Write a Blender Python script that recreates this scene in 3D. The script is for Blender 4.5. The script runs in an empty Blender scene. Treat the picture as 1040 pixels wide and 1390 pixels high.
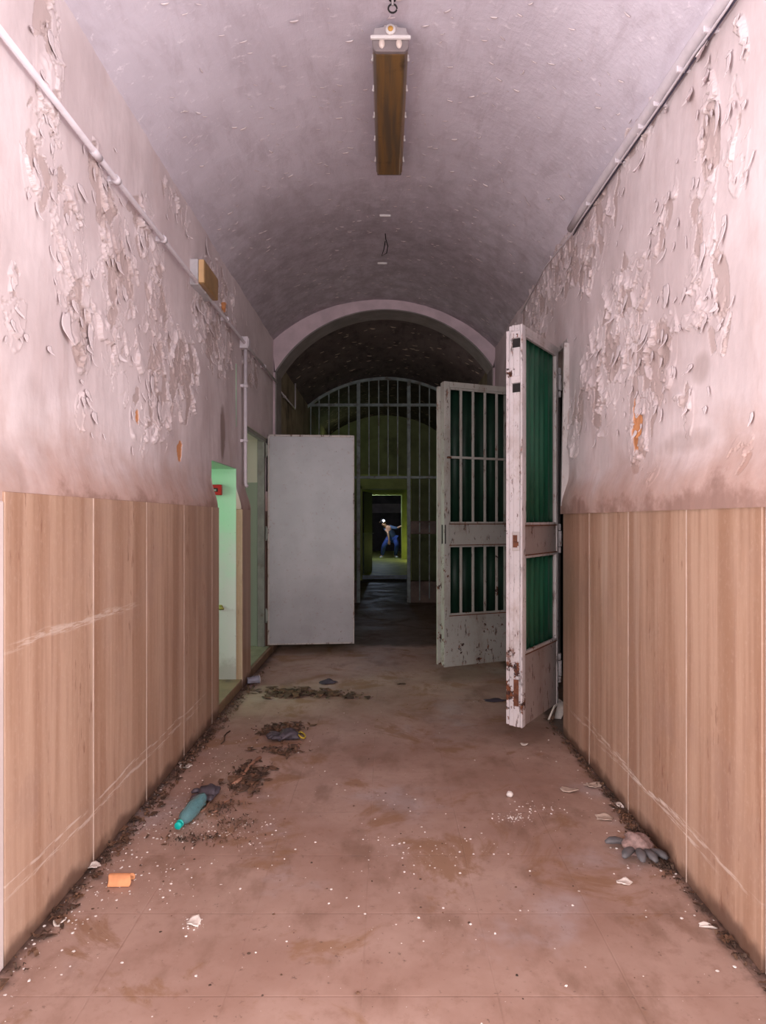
import bpy, math, random
import numpy as np
from mathutils import Vector, Matrix
random.seed(7); rng = np.random.default_rng(11)
C = bpy.context.scene.collection
F = 877.0; VX = 524.0; VY = 706.0; H = 1.4           # focal length in px of 1040, vanishing point, eye height
XL, XR = -1.243, 1.20                                 # plaster faces
ML, MR = -1.193, 1.161                                # marble faces
WT = 1.49                                             # wainscot top
def fp(x, y, z=0.0):                                  # floor point seen at pixel
    Y = F*(H-z)/(y-VY); return Vector(((x-VX)*Y/F, Y, z))
def wp(x, y, X):                                      # (Y, z) on a side wall plane
    Y = F*X/(x-VX); return Y, H+(VY-y)*Y/F

# ------------------------------------------------------------------ materials
class NT:
    def __init__(s, name):
        s.m = bpy.data.materials.new(name); s.m.use_nodes = True; s.t = s.m.node_tree
        s.t.nodes.clear(); s.out = s.t.nodes.new('ShaderNodeOutputMaterial')
        s.b = s.t.nodes.new('ShaderNodeBsdfPrincipled'); s.t.links.new(s.b.outputs[0], s.out.inputs[0])
        s.co = s.t.nodes.new('ShaderNodeTexCoord')
    def n(s, ty, **k):
        o = s.t.nodes.new(ty)
        for a, v in k.items(): setattr(o, a, v)
        return o
    def lk(s, a, b): s.t.links.new(a, b)
    def put(s, sock, v):
        if isinstance(v, (int, float)): sock.default_value = v
        elif isinstance(v, (tuple, list)): sock.default_value = v if len(v) == len(sock.default_value) else (*v, 1)
        else: s.lk(v, sock)
    def vec(s, scale=(1,1,1), loc=(0,0,0)):
        m = s.n('ShaderNodeMapping'); m.inputs['Scale'].default_value = scale; m.inputs['Location'].default_value = loc
        s.lk(s.co.outputs['Object'], m.inputs[0]); return m.outputs[0]
    def noise(s, scale=1, det=4, rough=.55, sc=(1,1,1), loc=(0,0,0), dist=0):
        o = s.n('ShaderNodeTexNoise'); s.lk(s.vec(sc, loc), o.inputs['Vector'])
        o.inputs['Scale'].default_value = scale; o.inputs['Detail'].default_value = det
        o.inputs['Roughness'].default_value = rough; o.inputs['Distortion'].default_value = dist
        return o.outputs['Fac']
    def vor(s, scale, sc=(1,1,1), feature='F1'):
        o = s.n('ShaderNodeTexVoronoi', feature=feature); s.lk(s.vec(sc), o.inputs['Vector']); o.inputs['Scale'].default_value = scale
        return o.outputs['Distance']
    def rmp(s, v, a, b, lo=0., hi=1.):
        o = s.n('ShaderNodeMapRange'); o.interpolation_type = 'SMOOTHSTEP'
        s.put(o.inputs[0], v); o.inputs[1].default_value = a; o.inputs[2].default_value = b
        o.inputs[3].default_value = lo; o.inputs[4].default_value = hi; return o.outputs[0]
    def mth(s, op, a, b=0.0):
        o = s.n('ShaderNodeMath', operation=op); s.put(o.inputs[0], a); s.put(o.inputs[1], b); return o.outputs[0]
    def mix(s, f, a, b):
        o = s.n('ShaderNodeMix', data_type='RGBA'); s.put(o.inputs[0], f); s.put(o.inputs[6], a); s.put(o.inputs[7], b); return o.outputs[2]
    def xyz(s):
        o = s.n('ShaderNodeSeparateXYZ'); s.lk(s.co.outputs['Object'], o.inputs[0]); return o.outputs
    def attr(s, name):
        return s.n('ShaderNodeAttribute', attribute_name=name).outputs['Fac']
    def bump(s, h, strength=.4, dist=.01):
        o = s.n('ShaderNodeBump'); o.inputs['Strength'].default_value = strength; o.inputs['Distance'].default_value = dist
        s.put(o.inputs['Height'], h); s.lk(o.outputs[0], s.b.inputs['Normal']); return o
    def fin(s, col, rough=.6, **k):
        s.put(s.b.inputs['Base Color'], col); s.put(s.b.inputs['Roughness'], rough)
        for a, v in k.items(): s.put(s.b.inputs[a.replace('_', ' ')], v)
        return s.m

def simple(name, col, rough=.6, var=.12, scale=14, bump=.15, dirt=None, dirt_amt=(.55,.75), **k):
    t = NT(name); a = t.noise(scale, 5)
    c = t.mix(t.rmp(a, .3, .7), tuple(x*(1-var) for x in col), tuple(min(1, x*(1+var)) for x in col))
    if dirt: c = t.mix(t.rmp(t.noise(scale*.45, 6, .65, loc=(3,1,2)), *dirt_amt), c, dirt)
    if bump: t.bump(a, bump, .004)
    return t.fin(c, rough, **k)

def m_plaster(name, flake=False):
    t = NT(name); X = t.xyz()
    c = t.mix(t.rmp(t.noise(1.3, 5, .6), .35, .68), (.60,.50,.505), (.76,.66,.67))
    c = t.mix(t.rmp(t.noise(5, 6, .6, sc=(1,1,.35), loc=(4,2,1)), .52, .8, 0, .45), c, (.50,.36,.33))
    if flake: return t.fin(t.mix(.35, c, (.80,.72,.74)), .8)
    c = t.mix(t.mth('MULTIPLY', t.attr('expo'), .8), c, (.50,.385,.365))
    # damp brown stain above the wainscot, ragged
    sn = t.noise(2.2, 7, .66, sc=(1,1,1.3), loc=(1,7,3))
    zz = t.mth('SUBTRACT', X[2], t.mth('MULTIPLY', sn, .62))
    st = t.rmp(zz, 1.16, 1.55, 1, 0)
    c = t.mix(t.mth('MULTIPLY', st, .7), c, (.40,.215,.15))
    c = t.mix(t.rmp(zz, 1.13, 1.22, .5, 0), c, (.17,.075,.05))
    st2 = t.mth('MULTIPLY', t.rmp(t.noise(7, 5, .6, sc=(1,.9,.16)), .55, .72), t.rmp(X[2], 1.5, 2.5, .3, 0))
    c = t.mix(st2, c, (.36,.21,.17))
    c = t.mix(t.mth('MULTIPLY', t.attr('orange'), .9), c, (.62,.24,.07))
    c = t.mix(t.mth('MULTIPLY', t.attr('grime'), .75), c, (.17,.09,.06))
    h = t.mth('ADD', t.mth('MULTIPLY', t.noise(14, 6, .6, sc=(1,1,.5)), 1.0), t.mth('MULTIPLY', t.noise(70, 3), .15))
    t.bump(h, .3, .008)
    return t.fin(c, .82)

def m_marble(name):
    t = NT(name); X = t.xyz()
    sh = t.mth('MULTIPLY', t.attr('slab'), 13.7)
    o = t.n('ShaderNodeCombineXYZ'); t.lk(t.mth('ADD', X[1], sh), o.inputs[1]); t.lk(t.mth('ADD', t.mth('MULTIPLY', X[2], .045), sh), o.inputs[2]); t.lk(X[0], o.inputs[0])
    def nz(scale, det, rough, dist=0):
        q = t.n('ShaderNodeTexNoise'); t.lk(o.outputs[0], q.inputs['Vector']); q.inputs['Scale'].default_value = scale
        q.inputs['Detail'].default_value = det; q.inputs['Roughness'].default_value = rough; q.inputs['Distortion'].default_value = dist
        return q.outputs['Fac']
    a = nz(9, 6, .62); b = nz(38, 4, .6)
    c = t.mix(t.rmp(a, .36, .64), (.36,.205,.135), (.50,.325,.235))
    c = t.mix(t.rmp(b, .5, .72, 0, .4), c, (.30,.16,.11))
    c = t.mix(t.rmp(nz(5, 3, .5, .3), .62, .72, 0, .5), c, (.66,.50,.40))
    # travertine pits, short vertical dashes
    p = t.rmp(t.noise(60, 3, .6, sc=(1,1,.16)), .60, .68, 0, .8)
    pm = t.rmp(t.noise(3.2, 3, .5, sc=(1,1.5,.3)), .5, .6)
    c = t.mix(t.mth('MULTIPLY', p, pm), c, (.24,.11,.07))
    c = t.mix(t.rmp(t.noise(2.2, 6, .65), .45, .72, 0, .4), c, (.33,.21,.17))
    c = t.mix(t.rmp(t.noise(90, 4, .7, sc=(1,1,.5)), .5, .75, 0, .3), c, (.58,.42,.33))
    # pale scuffs left by trolleys
    def scuff(h0, w, y0, y1, slope=0., amt=.6, side=0):
        line = t.mth('ADD', t.mth('MULTIPLY', t.noise(3, 2, .4), .06), t.mth('MULTIPLY', X[1], slope))
        d = t.mth('ABSOLUTE', t.mth('SUBTRACT', t.mth('SUBTRACT', X[2], h0-.03), line))
        f = t.mth('MULTIPLY', t.rmp(d, w*.3, w, 1, 0), t.rmp(t.noise(24, 3, .6, sc=(1,.5,5)), .42, .58))
        f = t.mth('MULTIPLY', f, t.mth('MULTIPLY', t.rmp(X[1], y0, y0+.3), t.rmp(X[1], y1-.3, y1, 1, 0)))
        if side: f = t.mth('MULTIPLY', f, t.rmp(t.mth('MULTIPLY', X[0], side), 0, .1))
        return t.mth('MULTIPLY', f, amt)
    for args in ((.21,.012,1.9,4.3,0,.5,0), (.25,.008,1.8,4.4,0,.55,-1), (1.00,.022,1.9,3.2,0,.45,-1), (.03,.012,2.2,3.9,.06,.6,1), (.35,.01,2.3,3.6,-.05,.6,1)):
        c = t.mix(scuff(*args), c, (.74,.62,.55))
    c = t.mix(t.rmp(t.mth('SUBTRACT', X[2], t.mth('MULTIPLY', t.noise(6, 4), .16)), -.06, .0, .8, 0), c, (.10,.05,.035))
    t.bump(b, .08, .003)
    return t.fin(c, t.rmp(a, .3, .7, .34, .5), Specular_IOR_Level=.4)

def m_floor():
    t = NT('floor_tiles'); X = t.xyz()
    n1 = t.noise(1.1, 6, .62); n2 = t.noise(4.5, 6, .62, sc=(1,.55,1)); n3 = t.noise(2.2, 7, .68, loc=(5,2,0), dist=.6)
    c = t.mix(t.rmp(n1, .35, .68), (.35,.21,.165), (.48,.325,.27))
    c = t.mix(t.rmp(n2, .50, .68, 0, .7), c, (.235,.135,.095))
    c = t.mix(t.rmp(n3, .54, .63, 0, .75), c, (.29,.155,.085))
    c = t.mix(t.rmp(t.noise(1.7, 5, .6, loc=(8,3,0)), .55, .70, 0, .5), c, (.47,.39,.40))
    c = t.mix(t.rmp(t.noise(14, 6, .72, loc=(6,4,0)), .5, .72, 0, .5), c, (.27,.15,.11))
    c = t.mix(t.rmp(t.noise(30, 4, .7, loc=(2,9,0)), .61, .72, 0, .7), c, (.13,.075,.055))
    br = t.n('ShaderNodeTexBrick', offset=0, squash=1); t.lk(t.vec((1,1,1), (.07,.1,0)), br.inputs['Vector'])
    br.inputs['Scale'].default_value = 1; br.inputs['Brick Width'].default_value = .4; br.inputs['Row Height'].default_value = .4
    br.inputs['Mortar Size'].default_value = .004; br.inputs['Mortar Smooth'].default_value = .6
    g = br.outputs['Fac']
    c = t.mix(t.mth('MULTIPLY', g, t.rmp(t.noise(3, 4, .6), .45, .65, .0, .4)), c, (.25,.15,.11))
    # grime collected along the two walls
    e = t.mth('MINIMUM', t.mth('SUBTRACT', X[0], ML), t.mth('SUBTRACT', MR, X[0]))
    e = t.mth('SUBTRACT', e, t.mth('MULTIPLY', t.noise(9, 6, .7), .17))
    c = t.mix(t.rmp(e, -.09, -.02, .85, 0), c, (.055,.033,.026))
    # floor darker and rougher past the cross arch, with a ragged front
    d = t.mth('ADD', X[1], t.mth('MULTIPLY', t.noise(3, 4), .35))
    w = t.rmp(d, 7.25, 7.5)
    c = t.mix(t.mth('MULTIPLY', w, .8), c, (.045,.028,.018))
    t.bump(t.mth('ADD', t.mth('MULTIPLY', n2, .5), t.mth('MULTIPLY', g, -.5)), .25, .006)
    r = t.mth('ADD', t.rmp(n3, .35, .7, .36, .62), t.mth('MULTIPLY', w, .12))
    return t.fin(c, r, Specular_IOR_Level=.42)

def m_ceiling(name, a, b, dark, amt, sc=1.):
    t = NT(name)
    n1 = t.noise(1.0*sc, 5, .6); st = t.noise(9, 7, .68, sc=(1,.35,1), dist=.3); v = t.noise(26, 5, .7, sc=(.5,1,1), loc=(3,3,1), dist=.2)
    c = t.mix(t.rmp(n1, .3, .7), a, b)
    c = t.mix(t.rmp(st, .45, .7, 0, amt), c, dark)
    c = t.mix(t.rmp(v, .58, .72, 0, .55), c, tuple(min(1, x*1.35+.02) for x in b))
    if amt < .8:                                          # mottled soot, with deeper shade painted in towards the arch
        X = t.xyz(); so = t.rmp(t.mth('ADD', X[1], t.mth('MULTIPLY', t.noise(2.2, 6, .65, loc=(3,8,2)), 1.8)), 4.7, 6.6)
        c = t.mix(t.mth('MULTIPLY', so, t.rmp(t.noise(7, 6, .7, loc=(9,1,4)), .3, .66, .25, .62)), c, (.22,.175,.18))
    t.bump(t.mth('ADD', t.mth('MULTIPLY', st, 1.2), t.mth('MULTIPLY', v, .5)), .5, .010)
    return t.fin(c, .8)

def m_painted_steel(name, col, rust=.62, zr=None, rough=.42):
    t = NT(name); X = t.xyz(); n = t.noise(11, 7, .7); g = t.noise(3, 4, .55)
    c = t.mix(t.rmp(g, .35, .7), tuple(x*.86 for x in col), col)
    c = t.mix(t.rmp(t.noise(34, 5, .6), .58, .74, 0, .5), c, (.33,.22,.17))
    f = t.rmp(n, rust, rust+.035)
    if zr is not None:                                   # extra corrosion in height bands
        for (z0, w, k) in zr:
            d = t.mth('ABSOLUTE', t.mth('SUBTRACT', X[2], z0))
            f2 = t.rmp(t.mth('SUBTRACT', n, t.rmp(d, w*.4, w, k, 0)), rust-.0, rust+.03)
            f2 = t.rmp(t.mth('ADD', n, t.rmp(d, w*.4, w, k, 0)), rust, rust+.03)
            f = t.mth('MAXIMUM', f, f2)
    rc = t.mix(t.rmp(t.noise(40, 4, .6), .4, .65), (.035,.016,.014), (.21,.065,.025))
    vr = t.rmp(t.noise(26, 6, .72, sc=(1,1,.3), loc=(2,5,1)), .57 if rust < .75 else .72, .63 if rust < .75 else .78); f = t.mth('MAXIMUM', f, t.mth('MULTIPLY', vr, .8))
    c = t.mix(t.rmp(t.noise(6, 6, .68, sc=(1,1,.6), loc=(7,1,3)), .5, .68, 0, .55 if rust < .75 else .12), c, tuple(x*.55*k for x, k in zip(col, (1.1,.95,.85))))
    c = t.mix(f, c, rc)
    t.bump(t.mth('SUBTRACT', t.mth('MULTIPLY', g, .2), f), .35, .003)
    return t.fin(c, t.mth('ADD', t.mth('MULTIPLY', f, .4), rough))

M = {}
M['plaster'] = m_plaster('peeling_pink_plaster'); M['flake'] = m_plaster('paint_flake', True)
M['marble'] = m_marble('travertine_slabs'); M['floor'] = m_floor()
M['grout'] = simple('pale_grout', (.66,.50,.42), .8)
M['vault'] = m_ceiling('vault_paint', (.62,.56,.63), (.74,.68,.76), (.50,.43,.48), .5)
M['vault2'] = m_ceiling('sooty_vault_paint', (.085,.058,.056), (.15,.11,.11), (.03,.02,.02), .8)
M['arch'] = simple('arch_pink_plaster', (.62,.49,.53), .8, .1, 6)
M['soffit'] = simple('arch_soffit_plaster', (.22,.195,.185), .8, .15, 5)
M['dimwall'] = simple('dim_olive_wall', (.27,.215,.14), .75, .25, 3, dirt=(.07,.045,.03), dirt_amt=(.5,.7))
M['olive'] = simple('olive_plaster', (.27,.29,.14), .75, .2, 2.5, dirt=(.10,.10,.05), dirt_amt=(.52,.75))
M['yolive'] = simple('yellow_green_paint', (.42,.47,.16), .6, .15, 3, dirt=(.2,.2,.07))
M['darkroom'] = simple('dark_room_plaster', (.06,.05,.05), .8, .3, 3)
M['hall'] = simple('entrance_plaster', (.62,.52,.50), .85, .1, 2)
def m_mint():
    t = NT('mint_painted_reveal'); X = t.xyz(); n = t.noise(5, 6, .62)
    z = t.mth('ADD', X[2], t.mth('MULTIPLY', t.mth('SUBTRACT', n, .5), .9))
    c = t.mix(t.rmp(z, .8, 1.6), (.60,.56,.55), (.42,.68,.47))  # scuffed paler below; height of the change also imitates light from the corridor
    c = t.mix(t.rmp(t.noise(22, 6, .7), .62, .70, 0, .7), c, (.28,.27,.2))
    c = t.mix(t.rmp(z, .1, .3, .6, 0), c, (.33,.26,.25))
    t.bump(n, .2, .005); return t.fin(c, .5)
M['mint'] = m_mint()
def m_twotone():
    t = NT('cream_and_green_room_paint'); X = t.xyz()
    c = t.mix(t.rmp(X[2], 1.79, 1.80), (.36,.44,.33), (.72,.72,.58))
    c = t.mix(t.rmp(t.noise(4, 6, .6), .58, .8, 0, .5), c, (.4,.36,.27)); return t.fin(c, .55)
M['twotone'] = m_twotone()
M['gate_white'] = m_painted_steel('rusting_white_gate_paint', (.56,.50,.49), .665, [(.45,.75,.10)])
M['gate_green'] = m_painted_steel('rusting_pale_green_gate_paint', (.42,.41,.37), .655, [(.4,.9,.06)])
M['stile'] = m_painted_steel('rusted_white_stile_paint', (.68,.62,.63), .69, [(2.26,.10,.13),(1.30,.06,.12),(.42,.36,.17),(2.52,.04,.1)])
M['plate'] = m_painted_steel('stained_gate_plate', (.38,.31,.29), .70, [(.6,.08,.12)])
M['rust'] = simple('dark_rust', (.14,.05,.025), .85, .4, 40)
M['blackhole'] = simple('dark_slot', (.015,.012,.012), .8, .2)
def m_green():
    t = NT('green_corrugated_plastic'); n = t.noise(5, 4, .5, sc=(6,1,.3))
    c = t.mix(t.rmp(n, .3, .7), (.010,.075,.042), (.020,.12,.065))
    c = t.mix(t.rmp(t.noise(9, 5, .6), .6, .8, 0, .5), c, (.10,.17,.12)); return t.fin(c, .33, Transmission_Weight=.0)
M['green'] = m_green()
M['green_shaded'] = simple('shaded_green_plastic', (.006,.030,.016), .5, .25, 6)  # shaded copy of the green sheet, its unlit look put into the colour
M['door_paint'] = m_painted_steel('glossy_grey_door_paint', (.47,.45,.47), .76, [(.12,.12,.10)], .27)
M['door_edge'] = m_painted_steel('door_edge_paint', (.60,.54,.51), .72, [(.3,.3,.05)])
M['frame_green'] = simple('grey_green_frame_paint', (.30,.31,.27), .45, .15, 9, dirt=(.16,.1,.07))
M['grille'] = simple('blue_grey_grille_paint', (.25,.29,.29), .5, .2, 12, dirt=(.12,.09,.07), dirt_amt=(.5,.7))
M['grille_plate'] = simple('brown_stained_plate', (.16,.105,.085), .6, .25, 5, dirt=(.07,.04,.03), dirt_amt=(.5,.7))
M['sill'] = simple('brown_marble_sill', (.26,.16,.095), .45, .2, 8, dirt=(.1,.055,.03))
M['sill_green'] = simple('dusty_green_sill', (.34,.38,.24), .6, .15, 8, dirt=(.2,.15,.1))
M['riser'] = simple('blue_grey_step', (.46,.53,.66), .5, .1)
M['pvc'] = simple('white_conduit', (.68,.62,.66), .45, .06, 20)
M['cable'] = simple('dark_cable', (.06,.05,.08), .5, .2)
M['fix_body'] = simple('lamp_housing_grey', (.40,.35,.36), .5, .1)
M['fix_white'] = simple('lamp_white_plastic', (.76,.71,.70), .4, .05)
M['fix_seal'] = simple('orange_seal', (.62,.33,.07), .5, .1, 30)
def m_amber():
    t = NT('browned_diffuser'); n = t.noise(1.6, 5, .6, sc=(14,.9,1)); g = t.noise(8, 5, .6)
    c = t.mix(t.rmp(n, .35, .65), (.12,.085,.055), (.24,.135,.05))
    c = t.mix(t.rmp(g, .6, .75, 0, .6), c, (.05,.03,.02)); return t.fin(c, .28)
M['amber'] = m_amber()
M['lens_clear'] = simple('grey_lens_end', (.24,.20,.20), .25, .1)
M['tube'] = simple('pale_tube_end', (.74,.62,.56), .4, .05)
M['box_amber'] = simple('yellowed_lamp_cover', (.30,.18,.075), .35, .2, 7, dirt=(.12,.08,.04))
M['box_edge'] = simple('yellowed_cover_rim', (.62,.40,.20), .4, .1, 7)
M['box_grey'] = simple('lamp_back_box', (.52,.50,.52), .5, .1)
M['red'] = simple('red_plastic', (.50,.012,.018), .35, .1)
M['brass'] = simple('dull_brass', (.32,.28,.06), .4, .2)
M['terracotta'] = simple('terracotta', (.78,.34,.16), .8, .12, 25)
M['chip'] = simple('pale_paint_chip', (.76,.66,.60), .8, .12, 30)
M['chip_dk'] = simple('weathered_paint_chip', (.50,.38,.31), .8, .15, 30)
M['crumb'] = simple('plaster_crumb', (.80,.72,.68), .9, .1, 40)
M['litter'] = simple('dead_leaf_litter', (.075,.042,.028), .8, .5, 30, dirt=(.16,.08,.045), dirt_amt=(.45,.6))
M['wood'] = simple('weathered_stick', (.34,.17,.11), .7, .25, 20)
M['glove_grey'] = simple('grey_rubber', (.115,.105,.11), .55, .3, 20)
M['glove_pink'] = simple('dirty_knit', (.33,.22,.20), .9, .25, 60, dirt=(.12,.07,.06))
M['glove_black'] = simple('dark_purple_rubber', (.075,.06,.075), .55, .3, 25, dirt=(.035,.025,.025))
M['yellow'] = simple('yellow_cuff', (.50,.36,.04), .7, .2)
M['cloth_dark'] = simple('dark_violet_cloth', (.06,.045,.065), .85, .3)
M['cap'] = simple('teal_cap', (.0,.46,.40), .35, .05)
def m_bottle():
    t = NT('crumpled_blue_green_plastic'); n = t.noise(30, 3)
    t.bump(n, .2, .004)
    return t.fin((.40,.70,.74), .10, Transmission_Weight=.75, IOR=1.25)
M['bottle'] = m_bottle()
def m_clear():
    t = NT('clear_plastic'); t.bump(t.noise(40, 3), .6, .006); return t.fin((.72,.70,.82), .15, Transmission_Weight=.7, IOR=1.3)
M['clear'] = m_clear()
M['skin'] = simple('skin', (.62,.33,.21), .5, .06)
M['jeans'] = simple('blue_denim', (.045,.085,.33), .85, .25, 18)
M['shirt'] = simple('blue_grey_shirt', (.08,.12,.22), .8, .15, 10)
M['dark_hair'] = simple('dark_hair', (.02,.015,.015), .7, .2)
M['shoe'] = simple('white_shoe', (.75,.78,.85), .6, .05)
M['teal_panel'] = simple('grey_teal_door_panel', (.105,.135,.14), .55, .15, 6)
M['dark_panel'] = simple('dark_door_panel', (.012,.012,.013), .5, .2, 6)
M['shelf'] = simple('dim_grey_board', (.23,.19,.18), .7, .2, 4)
def m_emit(name, col, s):
    t = NT(name); t.put(t.b.inputs['Emission Color'], col); t.b.inputs['Emission Strength'].default_value = s; return t.fin((.8,.8,.8), .4)
M['lamp_on'] = m_emit('lit_lens', (.75,.85,1), 14)

# ------------------------------------------------------------------ mesh helpers
class MB:
    def __init__(s): s.v = []; s.f = []; s.sm = []
    def add(s, v, f, smooth=False):
        o = len(s.v); s.v += [tuple(p) for p in v]; s.f += [tuple(i+o for i in q) for q in f]; s.sm += [smooth]*len(f); return s
    def box(s, a, b):
        (x0,y0,z0),(x1,y1,z1) = a, b
        if x0>x1: x0,x1=x1,x0
        if y0>y1: y0,y1=y1,y0
        if z0>z1: z0,z1=z1,z0
        v = [(x0,y0,z0),(x1,y0,z0),(x1,y1,z0),(x0,y1,z0),(x0,y0,z1),(x1,y0,z1),(x1,y1,z1),(x0,y1,z1)]
        return s.add(v, [(0,3,2,1),(4,5,6,7),(0,1,5,4),(1,2,6,5),(2,3,7,6),(3,0,4,7)])
    def tube(s, pts, r, n=12, rr=None, sq=None):
        pts = [Vector(p) for p in pts]; V = []; up = None
        for i, p in enumerate(pts):
            d = (pts[min(i+1, len(pts)-1)] - pts[max(i-1, 0)]).normalized()
            if up is None: up = Vector((0,0,1)) if abs(d.z) < .9 else Vector((1,0,0))
            a = d.cross(up).normalized(); b = a.cross(d).normalized(); up = b
            q = rr[i] if rr else r
            qa, qb = (q*sq[0], q*sq[1]) if sq else (q, q)
            V += [p + a*math.cos(k*2*math.pi/n)*qa + b*math.sin(k*2*math.pi/n)*qb for k in range(n)]
        m = len(pts); Fc = []
        for i in range(m-1):
            for k in range(n): Fc.append((i*n+k, i*n+(k+1)%n, (i+1)*n+(k+1)%n, (i+1)*n+k))
        Fc.append(tuple(range(n))[::-1]); Fc.append(tuple((m-1)*n+k for k in range(n)))
        return s.add(V, Fc, True)
    def prism(s, poly, ax, a, b):                       # poly in the two other axes
        V = []
        for t in (a, b):
            for p in poly:
                q = list(p); q.insert(ax, t); V.append(q)
        n = len(poly); Fc = [tuple(range(n)), tuple(range(2*n-1, n-1, -1))]
        for i in range(n): Fc.append((i, i+n, (i+1)%n+n, (i+1)%n))
        return s.add(V, Fc)
    def build(s, name, mat, parent=None, bevel=0, smooth=False, solid=0, segs=1):
        me = bpy.data.meshes.new(name); me.from_pydata(s.v, [], s.f); me.materials.append(M[mat] if isinstance(mat, str) else mat)
        for p, q in zip(me.polygons, s.sm): p.use_smooth = q or smooth
        me.validate(); me.update()
        import bmesh
        bm = bmesh.new(); bm.from_mesh(me); bmesh.ops.recalc_face_normals(bm, faces=bm.faces); bm.to_mesh(me); bm.free()
        o = bpy.data.objects.new(name, me); C.objects.link(o)
        if parent: o.parent = parent
        if solid:
            q = o.modifiers.new('thickness', 'SOLIDIFY'); q.thickness = solid
        if bevel:
            q = o.modifiers.new('bevel', 'BEVEL'); q.width = bevel; q.segments = segs; q.limit_method = 'ANGLE'
        return o
def tag(o, label=None, cat=None, group=None, kind=None):
    if label: o['label'] = label
    if cat: o['category'] = cat
    if group: o['group'] = group
    if kind: o['kind'] = kind
    return o
def struct(name, mb, mat, **k): return tag(mb.build(name, mat, **k), kind='structure')
def empty(name, loc, rz=0, label=None, cat=None, group=None, rot=None):
    o = bpy.data.objects.new(name, None); C.objects.link(o); o.location = loc; o.rotation_euler = rot or (0,0,rz); o.empty_display_size = .1
    return tag(o, label, cat, group)

# value noise / cellular relief in numpy
def hsh(i, j, k=0):
    n = (i.astype(np.int64)*374761393 + j.astype(np.int64)*668265263 + k*1442695041) & 0xffffffff
    n = ((n ^ (n >> 13))*1274126177) & 0xffffffff
    return ((n ^ (n >> 16)) & 0xffff)/65535.0
def vnoise(x, y, k=0):
    i = np.floor(x); j = np.floor(y); u = x-i; v = y-j; u = u*u*(3-2*u); v = v*v*(3-2*v)
    a = hsh(i,j,k); b = hsh(i+1,j,k); c = hsh(i,j+1,k); d = hsh(i+1,j+1,k)
    return (a*(1-u)+b*u)*(1-v)+(c*(1-u)+d*u)*v
def fbm(x, y, k=0, o=4):
    s = 0; a = .5
    for q in range(o): s = s + a*vnoise(x*2**q, y*2**q, k+q*7); a *= .5
    return s
def worley(x, y, k=0):
    ci = np.floor(x); cj = np.floor(y); b1 = np.full(x.shape, 9.); b2 = np.full(x.shape, 9.)
    ix = np.zeros_like(x); iy = np.zeros_like(x); px = np.zeros_like(x); py = np.zeros_like(x)
    for di in (-1,0,1):
        for dj in (-1,0,1):
            i = ci+di; j = cj+dj; fx = i+hsh(i,j,k+1); fy = j+hsh(i,j,k+2)
            d = np.sqrt((x-fx)**2+(y-fy)**2); near = d < b1
            b2 = np.where(near, b1, np.minimum(b2, d)); ix = np.where(near, i, ix); iy = np.where(near, j, iy)
            px = np.where(near, x-fx, px); py = np.where(near, y-fy, py); b1 = np.where(near, d, b1)
    return b1, b2, ix, iy, px, py

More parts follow.
